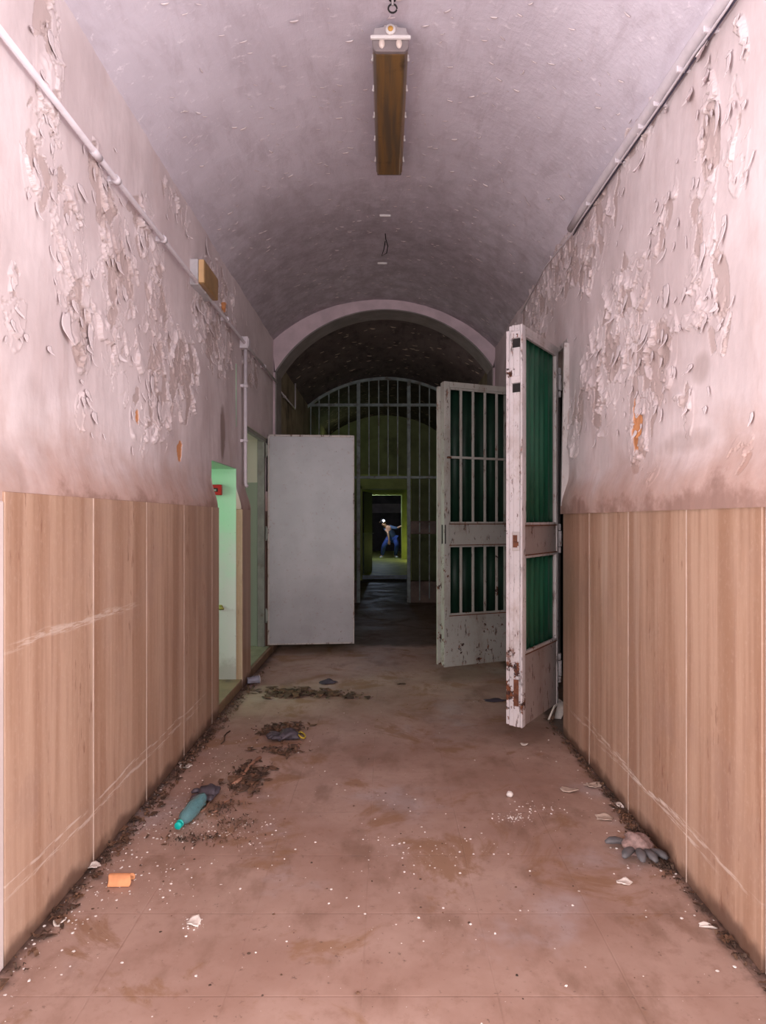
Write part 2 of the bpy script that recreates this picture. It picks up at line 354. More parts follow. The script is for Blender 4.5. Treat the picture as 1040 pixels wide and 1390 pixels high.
def relief_wall(name, X, inward, y0, y1, z0, z1, blobs, holes, bodies, oranges, grimes, fills, step=.0048, seed=0):
    ny = int((y1-y0)/step); nz = int((z1-z0)/step)
    ys = np.linspace(y0, y1, ny+1); zs = np.linspace(z0, z1, nz+1)
    Yg, Zg = np.meshgrid(ys, zs, indexing='ij')
    I = np.zeros_like(Yg)
    for (by, bz, ry, rz_, a) in blobs:
        I = np.maximum(I, a*np.exp(-(((Yg-by)/ry)**2+((Zg-bz)/rz_)**2)))
    I = I*(.55+.9*fbm(Yg*3, Zg*2, seed+50))
    Hh = (fbm(Yg*1.6, Zg*1.2, seed)-.5)*.022 + (fbm(Yg*9, Zg*3.5, seed+3)-.5)*.008
    expo = np.zeros_like(Yg)
    for (sy, sz, thr, amp, q) in ((6.5, 4.6, .42, .0125, 0), (16, 11.0, .50, .0075, 100)):
        wx = (fbm(Yg*8, Zg*8, seed+11+q)-.5)*1.1 + (fbm(Yg*30, Zg*30, seed+13+q)-.5)*.35
        wz = (fbm(Yg*8, Zg*8, seed+17+q)-.5)*1.1 + (fbm(Yg*30, Zg*30, seed+19+q)-.5)*.35
        d1, d2, ix, iy, px, py = worley(Yg*sy+wx, Zg*sz+wz, seed+q)
        r = hsh(ix, iy, seed+q+5); r2 = hsh(ix, iy, seed+q+6); r3 = hsh(ix, iy, seed+q+8)
        on = (I*.8 + (r-.5)*.5 > thr)
        edge = d2-d1
        missing = on & (r2 > .80)
        ang = -math.pi/2 + (r3-.5)*2.6                     # mostly lifting at the lower edge
        tilt = np.clip((px*np.cos(ang)+py*np.sin(ang)-.02)/.5, 0, 1)
        lift = .0014 + amp*(tilt**2.2*(.3+1.0*r) + .12*np.exp(-edge/.06)*(r > .3))
        fade = np.clip(edge/.05, 0, 1)
        Hh = Hh + np.where(on & ~missing, lift*1.2, 0) - np.where(missing, .002, 0) - np.where(on & (edge < .035), .003+.006*(r > .45), 0)
        expo = np.maximum(expo, np.where(missing, 1.0, np.where(on & (edge < .03), .9, 0)))
    # plaster swells out over the top of the stone
    t = np.clip((1.70-Zg)/.2, 0, 1); Hh = Hh + .047*t*t*(3-2*t) + .008*t*(fbm(Yg*5, Zg*3, seed+31)-.5)
    org = np.zeros_like(Yg)
    for (oy, oz, ry, rz_) in oranges:
        q = ((Yg-oy)/ry)**2+((Zg-oz)/rz_)**2 + (fbm(Yg*22, Zg*22, seed+61)-.45)*2.2
        org = np.maximum(org, (q < 1).astype(float)); Hh = Hh - .006*(q < 1)
    grm = np.zeros_like(Yg)
    for (oy, oz, ry, rz_, a) in grimes:
        q = ((Yg-oy)/ry)**2+((Zg-oz)/rz_)**2 + (fbm(Yg*9, Zg*9, seed+71)-.5)*1.6
        grm = np.maximum(grm, a*np.clip(1.3-q, 0, 1))
    V = np.stack([X+inward*Hh, Yg, Zg], -1).reshape(-1, 3)
    idx = np.arange((ny+1)*(nz+1)).reshape(ny+1, nz+1)
    q = np.stack([idx[:-1,:-1], idx[1:,:-1], idx[1:,1:], idx[:-1,1:]], -1)
    cy = (Yg[:-1,:-1]+Yg[1:,1:])/2; cz = (Zg[:-1,:-1]+Zg[1:,1:])/2; keep = np.ones(cy.shape, bool)
    for (a, b, c, d) in holes: keep &= ~((cy > a)&(cy < b)&(cz > c)&(cz < d))
    q = q[keep].reshape(-1, 4)
    if inward < 0: q = q[:, ::-1]
    mb = MB()
    for a, b in bodies: mb.box(a, b)
    bx = bodies[0][1][0] if inward > 0 else bodies[0][0][0]
    prof_ = [(X+inward*(.043*((min(1, (1.70-z)/.2))**2*(3-2*min(1, (1.70-z)/.2)))-.003), z) for z in np.linspace(1.70, 1.492, 12)]+[(bx, 1.492), (bx, 1.70)]
    for yy in fills: mb.prism(prof_, 1, yy, yy+.012)
    bv = np.array(mb.v); bf = [tuple(i+len(V) for i in f) for f in mb.f]; quads = [f for f in bf if len(f) == 4]; ngons = [f for f in bf if len(f) != 4]
    for f in ngons:
        quads += [(f[0], f[i], f[i+1], f[i+1]) for i in range(0)]
    AV = np.concatenate([V, bv]); AF = np.concatenate([q, np.array(quads)]); NG = ngons
    me = bpy.data.meshes.new(name); me.vertices.add(len(AV)); me.vertices.foreach_set('co', AV.astype(np.float32).ravel())
    me.loops.add(len(AF)*4); me.loops.foreach_set('vertex_index', AF.astype(np.int32).ravel())
    ngl = [i for f in NG for i in f]; nl0 = len(AF)*4
    if ngl: me.loops.add(len(ngl)); me.loops.foreach_set('vertex_index', np.concatenate([AF.ravel(), np.array(ngl)]).astype(np.int32))
    st_ = list(np.arange(len(AF))*4); k_ = nl0
    for f in NG: st_.append(k_); k_ += len(f)
    me.polygons.add(len(AF)+len(NG)); me.polygons.foreach_set('loop_start', np.array(st_, dtype=np.int32))
    sm = np.ones(len(AF)+len(NG), bool); sm[len(q):] = False
    me.update(calc_edges=True); me.polygons.foreach_set('use_smooth', sm)
    for nm, arr in (('expo', expo), ('orange', org), ('grime', grm)):
        at = me.attributes.new(nm, 'FLOAT', 'POINT'); z = np.zeros(len(AV), np.float32); z[:len(V)] = arr.ravel(); at.data.foreach_set('value', z)
    me.materials.append(M['plaster']); me.validate(); me.update()
    o = bpy.data.objects.new(name, me); C.objects.link(o); tag(o, kind='structure'); return o

def flake_mb(mb, X, inward, y, z, w, L, curl, ang=0.0, seed=0):
    r = random.Random(seed); nu, nv = 6, 7; V = []; base = .006
    ph = r.random()*6
    for j in range(nv+1):
        v = j/nv; wid = w*(.55+.45*math.sin(math.pi*min(1, v*1.15+.12)) )*(1 if v < .85 else 1-(v-.85)*3)
        cx = .25*w*math.sin(ph+v*2.4)
        for i in range(nu+1):
            u = i/nu-.5; du = u*wid+cx+r.uniform(-.035,.035)*w; dv = -v*L+r.uniform(-.03,.03)*L + (abs(u)*.25*L*(v))
            c = curl*(v**2.2)*(1-.5*abs(u)) + base
            th = c
            yy = du*math.cos(ang)-dv*math.sin(ang); zz = du*math.sin(ang)+dv*math.cos(ang) + curl*.25*v**3
            V.append((X+inward*th, y+yy, z+zz))
    Fc = [(j*(nu+1)+i, j*(nu+1)+i+1, (j+1)*(nu+1)+i+1, (j+1)*(nu+1)+i) for j in range(nv) for i in range(nu)]
    mb.add(V, Fc, True)

# ------------------------------------------------------------------ vault geometry
def circ3(p, q, r):
    ax, ay = p; bx, by = q; cx, cy = r; d = 2*(ax*(by-cy)+bx*(cy-ay)+cx*(ay-by))
    ux = ((ax*ax+ay*ay)*(by-cy)+(bx*bx+by*by)*(cy-ay)+(cx*cx+cy*cy)*(ay-by))/d
    uy = ((ax*ax+ay*ay)*(cx-bx)+(bx*bx+by*by)*(ax-cx)+(cx*cx+cy*cy)*(bx-ax))/d
    return ux, uy, math.hypot(ax-ux, ay-uy)
def arc(p, q, r, n):
    ux, uy, R = circ3(p, q, r); a0 = math.atan2(p[1]-uy, p[0]-ux); a1 = math.atan2(r[1]-uy, r[0]-ux)
    return [(ux+R*math.cos(a0+(a1-a0)*i/n), uy+R*math.sin(a0+(a1-a0)*i/n)) for i in range(n+1)]
V1 = ((XL-.02,3.365),(0,3.83),(XR+.02,3.275))
ux1, uy1, R1 = circ3(*V1)
def vault_z(x): return uy1+math.sqrt(R1*R1-(x-ux1)**2)
def vault(name, pts3, y0, y1, mat, th=.15, seed=0, amp=.006, step=.02, fl=0, flm='flake'):
    ux, uy, R = circ3(*pts3); a0 = math.atan2(pts3[0][1]-uy, pts3[0][0]-ux); a1 = math.atan2(pts3[2][1]-uy, pts3[2][0]-ux)
    na = int(abs(a1-a0)*R/step); ny = int((y1-y0)/step)
    A, Yg = np.meshgrid(np.linspace(a0, a1, na+1), np.linspace(y0, y1, ny+1), indexing='ij')
    S = A*R; hh = (fbm(S*2, Yg*2, seed)-.5)*amp*2 + (fbm(S*11, Yg*6, seed+9)-.5)*amp
    d1, d2, ix, iy, px, py = worley(S*9+(fbm(S*12,Yg*12,seed+5)-.5), Yg*14+(fbm(S*12,Yg*12,seed+6)-.5), seed+2)
    hh += np.where(hsh(ix, iy, seed+3) > .8, np.clip(.5-d1, 0, .5)*amp*.9, 0)
    Rr = R-hh; V = np.stack([ux+Rr*np.cos(A), Yg, uy+Rr*np.sin(A)], -1).reshape(-1,3)
    Vo = np.stack([ux+(R+th)*np.cos(A), Yg, uy+(R+th)*np.sin(A)], -1).reshape(-1,3)
    idx = np.arange(V.shape[0]).reshape(na+1, ny+1)
    q = np.stack([idx[:-1,:-1], idx[1:,:-1], idx[1:,1:], idx[:-1,1:]], -1).reshape(-1,4)
    q2 = q[:, ::-1]+len(V); AV = np.concatenate([V, Vo]); 
    rim = []
    for i in range(na): rim += [(idx[i,0], idx[i+1,0], idx[i+1,0]+len(V), idx[i,0]+len(V)), (idx[i,ny], idx[i,ny]+len(V), idx[i+1,ny]+len(V), idx[i+1,ny])]
    me = bpy.data.meshes.new(name); AF = np.concatenate([q, q2, np.array(rim)])
    me.vertices.add(len(AV)); me.vertices.foreach_set('co', AV.astype(np.float32).ravel())
    me.loops.add(len(AF)*4); me.loops.foreach_set('vertex_index', AF.astype(np.int32).ravel())
    me.polygons.add(len(AF)); me.polygons.foreach_set('loop_start', (np.arange(len(AF))*4).astype(np.int32)); me.update(calc_edges=True)
    me.polygons.foreach_set('use_smooth', np.ones(len(AF), bool)); me.materials.append(M[mat]); me.validate(); me.update()
    o = bpy.data.objects.new(name, me); C.objects.link(o); tag(o, kind='structure')
    if fl:                                            # curling paint flecks
        mb = MB(); r = random.Random(seed)
        for _ in range(fl):
            a = a0+(a1-a0)*r.uniform(.04,.96); y = y0+(y1-y0)*(r.random()**.8); L = r.uniform(.01,.045)*(1.8 if y0 > 7 else 1); w = L*r.uniform(.1,.28); rad = R-.004
            an = r.gauss(.35 if a < math.pi/2 else -.35, .5); ct, st = math.cos(an), math.sin(an)
            V = []
            for j in range(3):
                for i in range(5):
                    u = (i/4-.5)*L; v = j/2*w*(1-(i/4-.5)**2*2.5); out = .001+.35*v*r.uniform(.7,1.2)+r.uniform(0,.001)
                    s = u*ct-v*st; yy = u*st+v*ct; aa = a+s/R
                    V.append((ux+(rad-out)*math.cos(aa), y+yy, uy+(rad-out)*math.sin(aa)))
            mb.add(V, [(j*5+i, j*5+i+1, (j+1)*5+i+1, (j+1)*5+i) for j in range(2) for i in range(4)], True)
        tag(mb.build('paint_fleck', flm, o, solid=.0012), kind='stuff')
    return o

#@@PART2@@
# ================================================================== SETTING
# floor
mb = MB()
nx, ny = 60, 120; V = []; Fc = []
for j in range(ny+1):
    for i in range(nx+1):
        x = -1.6+3.2*i/nx; y = 1.0+14.0*j/ny; V.append((x, y, 0))
for j in range(ny):
    for i in range(nx): Fc.append((j*(nx+1)+i, j*(nx+1)+i+1, (j+1)*(nx+1)+i+1, (j+1)*(nx+1)+i))
mb.add(V, Fc); mb.box((-3.6,-2.8,-.2),(3.6,1.0,0)); mb.box((-3.5,1.0,-.2),(3.5,15,-.002))
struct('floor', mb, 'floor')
struct('floor.001', MB().box((-2.6,15.05,-.1),(2.6,27.2,.12)), simple('dusty_yellow_floor', (.42,.42,.12), .6, .2, 4, dirt=(.12,.11,.05)))

# side walls of the corridor
holesL = [(4.62,5.37,0,1.83),(5.72,6.80,0,2.253)]
bB = -1.266
bodL = [((-1.6,1.4,0),(bB,4.62,3.62)),((-1.6,4.62,1.835),(bB,5.37,3.62)),((-1.6,5.39,0),(bB,5.70,3.62)),((-1.6,5.70,2.257),(bB,6.80,3.62)),((-1.6,6.80,0),(bB,7.12,3.62))]
PL = [(95,340,.16,.30,1.0),(112,430,.14,.25,1.0),(66,100,.10,.35,.8),(50,210,.10,.2,.8),(150,300,.16,.25,.9),(165,370,.25,.35,1.0),(200,330,.3,.22,.95),(215,430,.3,.35,1.0),(160,460,.2,.25,.8),
      (215,530,.3,.3,.9),(250,500,.35,.3,1.),(285,430,.5,.3,1.05),(300,470,.4,.3,1.),(190,570,.2,.2,.8),(340,500,.4,.25,.8),(130,225,.12,.15,.7),(240,280,.3,.16,.7),(20,400,.08,.2,.5),(300,400,.5,.25,1.0),(115,560,.1,.12,.7)]
PR = [(855,430,.35,.35,1.1),(825,480,.4,.35,1.05),(870,520,.25,.25,1.0),(900,470,.2,.3,.9),(960,180,.12,.35,.85),(950,330,.15,.3,.9),(975,420,.1,.25,.7),(890,100,.2,.22,1.0),(860,170,.25,.2,1.),(820,230,.3,.22,1.),
      (800,330,.4,.3,.95),(760,360,.45,.3,1.05),(735,400,.5,.3,1.),(720,450,.6,.3,1.05),(700,480,.5,.3,1.),(865,580,.2,.25,.8),(780,560,.3,.3,.55),(920,560,.15,.2,.6),(1000,150,.08,.3,.7),(905,290,.2,.25,.7),(1010,620,.1,.1,.6),(890,640,.2,.12,.5)]
bl = [(*wp(x, y, XL), a, b, c) for x, y, a, b, c in PL]; br_ = [(*wp(x, y, XR), a, b, c) for x, y, a, b, c in PR]
orL = [(*wp(187,566,XL),.025,.05),(*wp(245,612,XL),.05,.07),(*wp(304,418,XL),.05,.05)]
orR = [(*wp(865,585,XR),.055,.085),(*wp(861,556,XR),.02,.06)]
grL = [(*wp(303,590,XL),.07,.2,.9),(*wp(48,580,XL),.10,.16,.25),(*wp(110,470,XL),.05,.2,.3),(*wp(0,640,XL),.1,.1,.3)]
grR = [(*wp(950,500,XR),.08,.06,.4),(*wp(930,600,XR),.25,.05,.35),(*wp(905,480,XR),.05,.12,.3)]
wall_l = relief_wall('wall_left', XL, 1, 1.92, 7.12, 1.44, 3.40, bl, holesL, bodL, orL, grL, (4.606,5.371,5.706,6.80), seed=3)
bF = 1.222
bodR = [((bF,1.4,0),(1.6,4.26,3.62)),((bF,4.26,2.58),(1.6,5.93,3.62)),((bF,5.93,0),(1.6,7.12,3.62))]
wall_r = relief_wall('wall_right', XR, -1, 1.92, 7.12, 1.44, 3.33, br_, [(4.26,5.93,0,2.58)], bodR, orR, grR, (4.246,5.932), seed=40)
# curled flakes standing off the walls, where the photograph shows the big ones
def flakes(wall, X, inward, lst, rnd, blobs, n, seed, z1):
    mb = MB(); r = random.Random(seed)
    for (x, y, w, L, cu, an) in lst:
        Y, z = wp(x, y, X); flake_mb(mb, X, inward, Y, z, w, L, cu, an, r.randint(0, 9999))
    for _ in range(n):
        b = r.choice(blobs); Y = r.gauss(b[0], b[2]*.6); z = r.gauss(b[1], b[3]*.6)
        if not (2.0 < Y < 7.0 and 1.75 < z < z1): continue
        if X < 0 and Y > 5.6 and z < 2.35: continue
        if X > 0 and Y > 4.15 and z < 2.7: continue
        L = r.uniform(.02,.07); flake_mb(mb, X, inward, Y, z, r.uniform(.01,.032), L, L*r.uniform(.08,.38), r.gauss(0,.4), r.randint(0, 9999))
    tag(mb.build('paint_flake', 'flake', wall, solid=.0015), kind='stuff')
flakes(wall_l, XL, 1, [(68,45,.045,.10,.02,.1),(46,215,.02,.07,.02,0),(47,275,.02,.07,.025,0),(107,250,.05,.08,.02,.3),(158,355,.05,.07,.03,.2),(172,315,.04,.11,.02,.1),(190,320,.05,.08,.02,0),(88,425,.08,.13,.03,.2),(120,440,.05,.12,.02,0),
    (266,410,.07,.10,.05,.1),(277,425,.04,.10,.04,.2),(284,440,.07,.08,.03,0),(312,495,.05,.05,.03,0),(345,522,.09,.06,.02,0),(118,530,.04,.05,.015,0),(205,510,.05,.12,.02,0),(215,545,.05,.12,.015,0),(65,470,.03,.04,.02,.2),(128,560,.05,.06,.012,0),
    (252,315,.02,.05,.04,.2),(279,322,.06,.16,.03,0)], 0, bl, 130, 5, 3.3)
flakes(wall_r, XR, -1, [(955,60,.09,.11,.05,-.3),(962,95,.04,.09,.04,-.5),(940,120,.05,.09,.04,-.4),(872,215,.07,.07,.04,-.2),(880,440,.08,.10,.03,.2),(835,425,.06,.07,.05,.3),(850,400,.05,.1,.02,0),(878,455,.04,.09,.04,0),(908,385,.06,.12,.02,0),(905,455,.03,.07,.03,0),
    (815,465,.06,.1,.03,0),(840,470,.06,.12,.03,0),(985,300,.03,.10,.02,0),(975,140,.03,.14,.02,-.1),(992,70,.03,.1,.02,0),(955,330,.04,.12,.02,0),(860,150,.04,.1,.03,-.3),(775,350,.06,.12,.04,-.1),(765,385,.05,.1,.04,0),(938,495,.04,.05,.03,0),(866,585,.03,.05,.02,.5),(872,575,.02,.05,.02,-.3),(1022,560,.02,.05,.01,0)], 0, br_, 190, 6, 3.2)

# travertine wainscot
def wainscot(name, x0, x1, spans, seed):
    mb = MB(); vals = []; r = random.Random(seed)
    for a, b in spans: mb.box((x0,a+.002,0),(x1,b-.002,WT)); vals += [r.random()]*8
    o = struct(name, mb, 'marble', bevel=.002); at = o.data.attributes.new('slab', 'FLOAT', 'POINT'); at.data.foreach_set('value', np.array(vals, np.float32)); return o
wainscot('trim_1', -1.262, ML, [(2.02,2.635),(2.635,3.219),(3.219,3.818),(3.818,4.433),(4.433,4.62)], 1)
wainscot('trim_2', -1.262, ML, [(5.37,5.70),(6.84,7.12)], 2)
wainscot('trim_3', MR, 1.222, [(1.993,2.496),(2.496,3.095),(3.095,3.689),(3.689,4.235)], 3)
wainscot('trim_4', MR, 1.222, [(5.95,6.5),(6.5,7.12)], 4)
for nm, x, ys in (('trim_5', ML, (2.635,3.219,3.818,4.433)), ('trim_6', MR, (2.496,3.095,3.689))):
    g = MB()
    for y in ys: g.box((x-.004*(1 if x > 0 else -1)+(-.03 if x < 0 else .004), y-.0035, .0),(x+(.0008 if x < 0 else -.0008)+(0), y+.0035, WT-.001))
    struct(nm, g, 'grout')
# pale plaster reveals of the entrance, just before the stone
struct('trim_7', MB().box((-1.262,1.4,0),(-1.193,2.018,1.46)), 'hall', bevel=.004)
struct('trim_8', MB().box((1.168,1.4,0),(1.222,1.991,1.47)), 'hall', bevel=.004)
# pale plaster above, between entrance and relief surface
struct('wall_entrance_left', MB().box((-1.262,1.4,1.46),(-1.236,1.925,3.45)), 'hall'); struct('wall_entrance_right', MB().box((1.196,1.4,1.47),(1.222,1.925,3.4)), 'hall')

# ceiling vaults
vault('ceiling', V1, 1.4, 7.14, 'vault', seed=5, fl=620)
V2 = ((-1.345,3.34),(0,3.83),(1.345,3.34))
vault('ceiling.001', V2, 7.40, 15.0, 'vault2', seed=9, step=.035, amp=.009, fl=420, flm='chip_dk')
# cross arch
outer = arc((-1.26,3.40),(0,3.90),(1.225,3.32), 48); inner = arc((-1.208,3.03),(0,3.714),(1.168,3.08), 48)
def strip(mb, A, B, y0, y1):
    n = len(A)-1; V = [(x,y0,z) for x,z in A]+[(x,y0,z) for x,z in B]+[(x,y1,z) for x,z in A]+[(x,y1,z) for x,z in B]; m = n+1; Fc = []
    for i in range(n):
        Fc += [(i,i+1,m+i+1,m+i),(2*m+i,3*m+i,3*m+i+1,2*m+i+1),(m+i,m+i+1,3*m+i+1,3*m+i),(i,2*m+i,2*m+i+1,i+1)]
    Fc += [(0,m,3*m,2*m),(n,2*m+n,3*m+n,m+n)]
    mb.add(V, Fc)
inner_o = [(x*1.012, z+.012) for x, z in inner]
mb = MB(); strip(mb, outer, inner_o, 7.12, 7.44)
mb.box((-1.7,7.12,0),(-1.222,7.44,3.03)); mb.box((1.182,7.12,0),(1.7,7.44,3.08)); mb.box((-1.7,7.13,3.03),(-1.24,7.43,3.42)); mb.box((1.20,7.13,3.08),(1.7,7.43,3.34))
struct('wall_arch', mb, 'arch')
mb = MB(); strip(mb, inner_o, inner, 7.122, 7.46); mb.box((-1.224,7.124,0),(-1.208,7.46,3.03)); mb.box((1.168,7.124,0),(1.184,7.46,3.08))
struct('trim_9', mb, 'soffit')
# second and third bay
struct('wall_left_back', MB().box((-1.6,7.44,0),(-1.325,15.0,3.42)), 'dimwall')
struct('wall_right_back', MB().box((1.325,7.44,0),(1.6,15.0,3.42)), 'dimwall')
# lunette closing the back bay, and the wall with the first far doorway (raised blind arch)
mb = MB(); mb.box((-1.6,15,0),(-.547,15.25,4)); mb.box((.496,15,0),(1.6,15.25,4)); mb.box((-.547,15,2.12),(.496,15.25,4)); mb.box((-.547,15.05,-.1),(.496,15.25,.118))
struct('wall_back', mb, 'olive')
struct('trim_10', MB().box((-.547,14.98,.03),(.496,15.05,.122)), 'riser')
mb = MB(); mb.box((-.64,14.97,0),(-.547,15.0,2.2)); mb.box((.496,14.97,0),(.60,15.0,2.2)); mb.box((-.64,14.97,2.12),(.60,15.0,2.46)); struct('trim_11', mb, 'yolive', bevel=.006)
A1 = arc((-.95,2.75),(0,3.32),(.95,2.75), 24); A2 = arc((-.87,2.75),(0,3.24),(.87,2.75), 24); mb = MB(); strip(mb, A1, A2, 14.96, 15.0); struct('trim_12', mb, 'olive')
# passage behind
mb = MB(); mb.box((-1.9,15.25,.12),(-1.7,21.2,3.2)); mb.box((1.7,15.25,.12),(1.9,21.2,3.2)); struct('wall_passage', mb, 'yolive')
struct('ceiling.002', MB().box((-2.6,15.25,3.0),(2.6,27,3.2)), 'darkroom')
mb = MB(); mb.box((-1.9,21.2,.12),(-.46,21.4,3.2)); mb.box((.508,21.2,.12),(1.9,21.4,3.2)); mb.box((-.46,21.2,2.22),(.508,21.4,3.2)); struct('wall_far', mb, 'yolive')
mb = MB(); mb.box((.508,21.15,.12),(.60,21.2,2.3)); mb.box((-.55,21.15,.12),(-.46,21.2,2.3)); mb.box((-.46,21.15,2.22),(.508,21.2,2.3)); struct('trim_13', mb, 'yolive', bevel=.005)
mb = MB(); mb.box((-2.6,21.4,.12),(-2.4,27,3.2)); mb.box((2.4,21.4,.12),(2.6,27,3.2)); mb.box((-2.6,26.8,.12),(2.6,27,3.2)); struct('wall_far_room', mb, 'darkroom')
# rooms on the left
mb = MB(); mb.box((-3.3,5.37,0),(-1.246,5.39,2.7)); mb.box((-3.3,3.3,0),(-1.6,3.4,2.7)); mb.box((-3.4,3.3,0),(-3.3,4.0,2.7)); mb.box((-3.4,5.0,0),(-3.3,5.4,2.7)); mb.box((-3.4,4.0,0),(-3.3,5.0,1.0)); mb.box((-3.4,4.0,2.2),(-3.3,5.0,2.7)); mb.box((-3.3,3.4,2.6),(-1.6,5.37,2.7)); mb.box((-1.602,3.4,0),(-1.6,4.62,2.6))
mb.box((-1.6,4.612,.077),(-1.25,4.622,1.83)); mb.box((-1.6,4.62,1.825),(-1.25,5.37,1.835))
struct('wall_left_room', mb, 'mint')
mb = MB(); mb.box((-3.5,5.39,0),(-3.4,6.3,2.7)); mb.box((-3.5,7.3,0),(-3.4,8.1,2.7)); mb.box((-3.5,6.3,0),(-3.4,7.3,1.0)); mb.box((-3.5,6.3,2.2),(-3.4,7.3,2.7)); mb.box((-3.4,8.0,0),(-1.6,8.1,2.7)); mb.box((-3.4,5.39,2.6),(-1.6,8.0,2.7)); mb.box((-3.4,5.40,0),(-1.6,5.44,2.6)); mb.box((-1.62,6.80,0),(-1.602,8.0,2.6))
mb.box((-1.6,5.698,.077),(-1.25,5.72,2.253)); mb.box((-1.6,5.70,2.248),(-1.25,6.80,2.258)); mb.box((-1.6,6.79,.077),(-1.3,6.81,2.25))
struct('wall_left_room.001', mb, 'twotone')
struct('trim_14', MB().box((-1.6,4.62,0),(-1.197,5.37,.077)), 'sill', bevel=.004)
struct('trim_15', MB().box((-1.225,5.70,0),(-1.197,6.84,.074)), 'sill', bevel=.003)
struct('trim_16', MB().box((-1.6,5.70,0),(-1.225,6.80,.077)), 'sill_green', bevel=.003)
# room behind the right gate
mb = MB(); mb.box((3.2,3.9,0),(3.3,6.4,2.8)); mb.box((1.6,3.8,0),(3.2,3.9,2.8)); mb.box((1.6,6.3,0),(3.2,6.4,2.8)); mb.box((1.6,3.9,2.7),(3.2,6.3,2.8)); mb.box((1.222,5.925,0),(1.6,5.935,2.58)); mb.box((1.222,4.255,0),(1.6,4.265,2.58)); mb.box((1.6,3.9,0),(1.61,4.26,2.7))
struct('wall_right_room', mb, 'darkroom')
# entrance hall behind the camera (open at its far end)
mb = MB(); mb.box((-3.4,-1.6,0),(-3.2,1.4,4.6)); mb.box((3.2,-1.6,0),(3.4,1.4,4.6)); mb.box((-3.4,1.2,0),(-1.262,1.4,4.6)); mb.box((1.222,1.2,0),(3.4,1.4,4.6)); struct('wall_hall', mb, 'hall')
mb = MB(); O = arc((-1.262,4.6),(0,4.601),(1.222,4.6), 30); I2 = [(x, vault_z(x)+.05) for x in np.linspace(-1.262, 1.222, 31)]; strip(mb, O, I2, 1.2, 1.4); struct('wall_hall.001', mb, 'hall')
struct('ceiling.003', MB().box((-3.4,-1.6,4.6),(3.4,1.4,4.8)), 'hall')

# ================================================================== THINGS
# steel frame of the right gate
fr = empty('gate_frame', (1.19,4.26,0), 0, 'white steel frame around the gate opening in the right wall', 'door frame')
def loc(o, root):
    o.matrix_parent_inverse = Matrix.Translation(-Vector(root.location)) if not any(root.rotation_euler) else root.matrix_basis.inverted(); return o
def part(name, mb, mat, root, **k): return loc(mb.build(name, mat, root, **k), root)
part('jamb', MB().box((1.172,4.237,.0),(1.215,4.256,2.56)).prism([(1.146,1.492),(1.20,1.492),(1.20,2.56),(1.166,2.56)], 1, 4.222, 4.246), 'gate_white', fr, bevel=.002)
part('jamb', MB().box((1.165,5.932,.0),(1.215,5.947,2.58)), 'gate_white', fr, bevel=.002)
part('head', MB().box((1.195,4.257,2.565),(1.218,5.931,2.60)), 'gate_white', fr, bevel=.002)

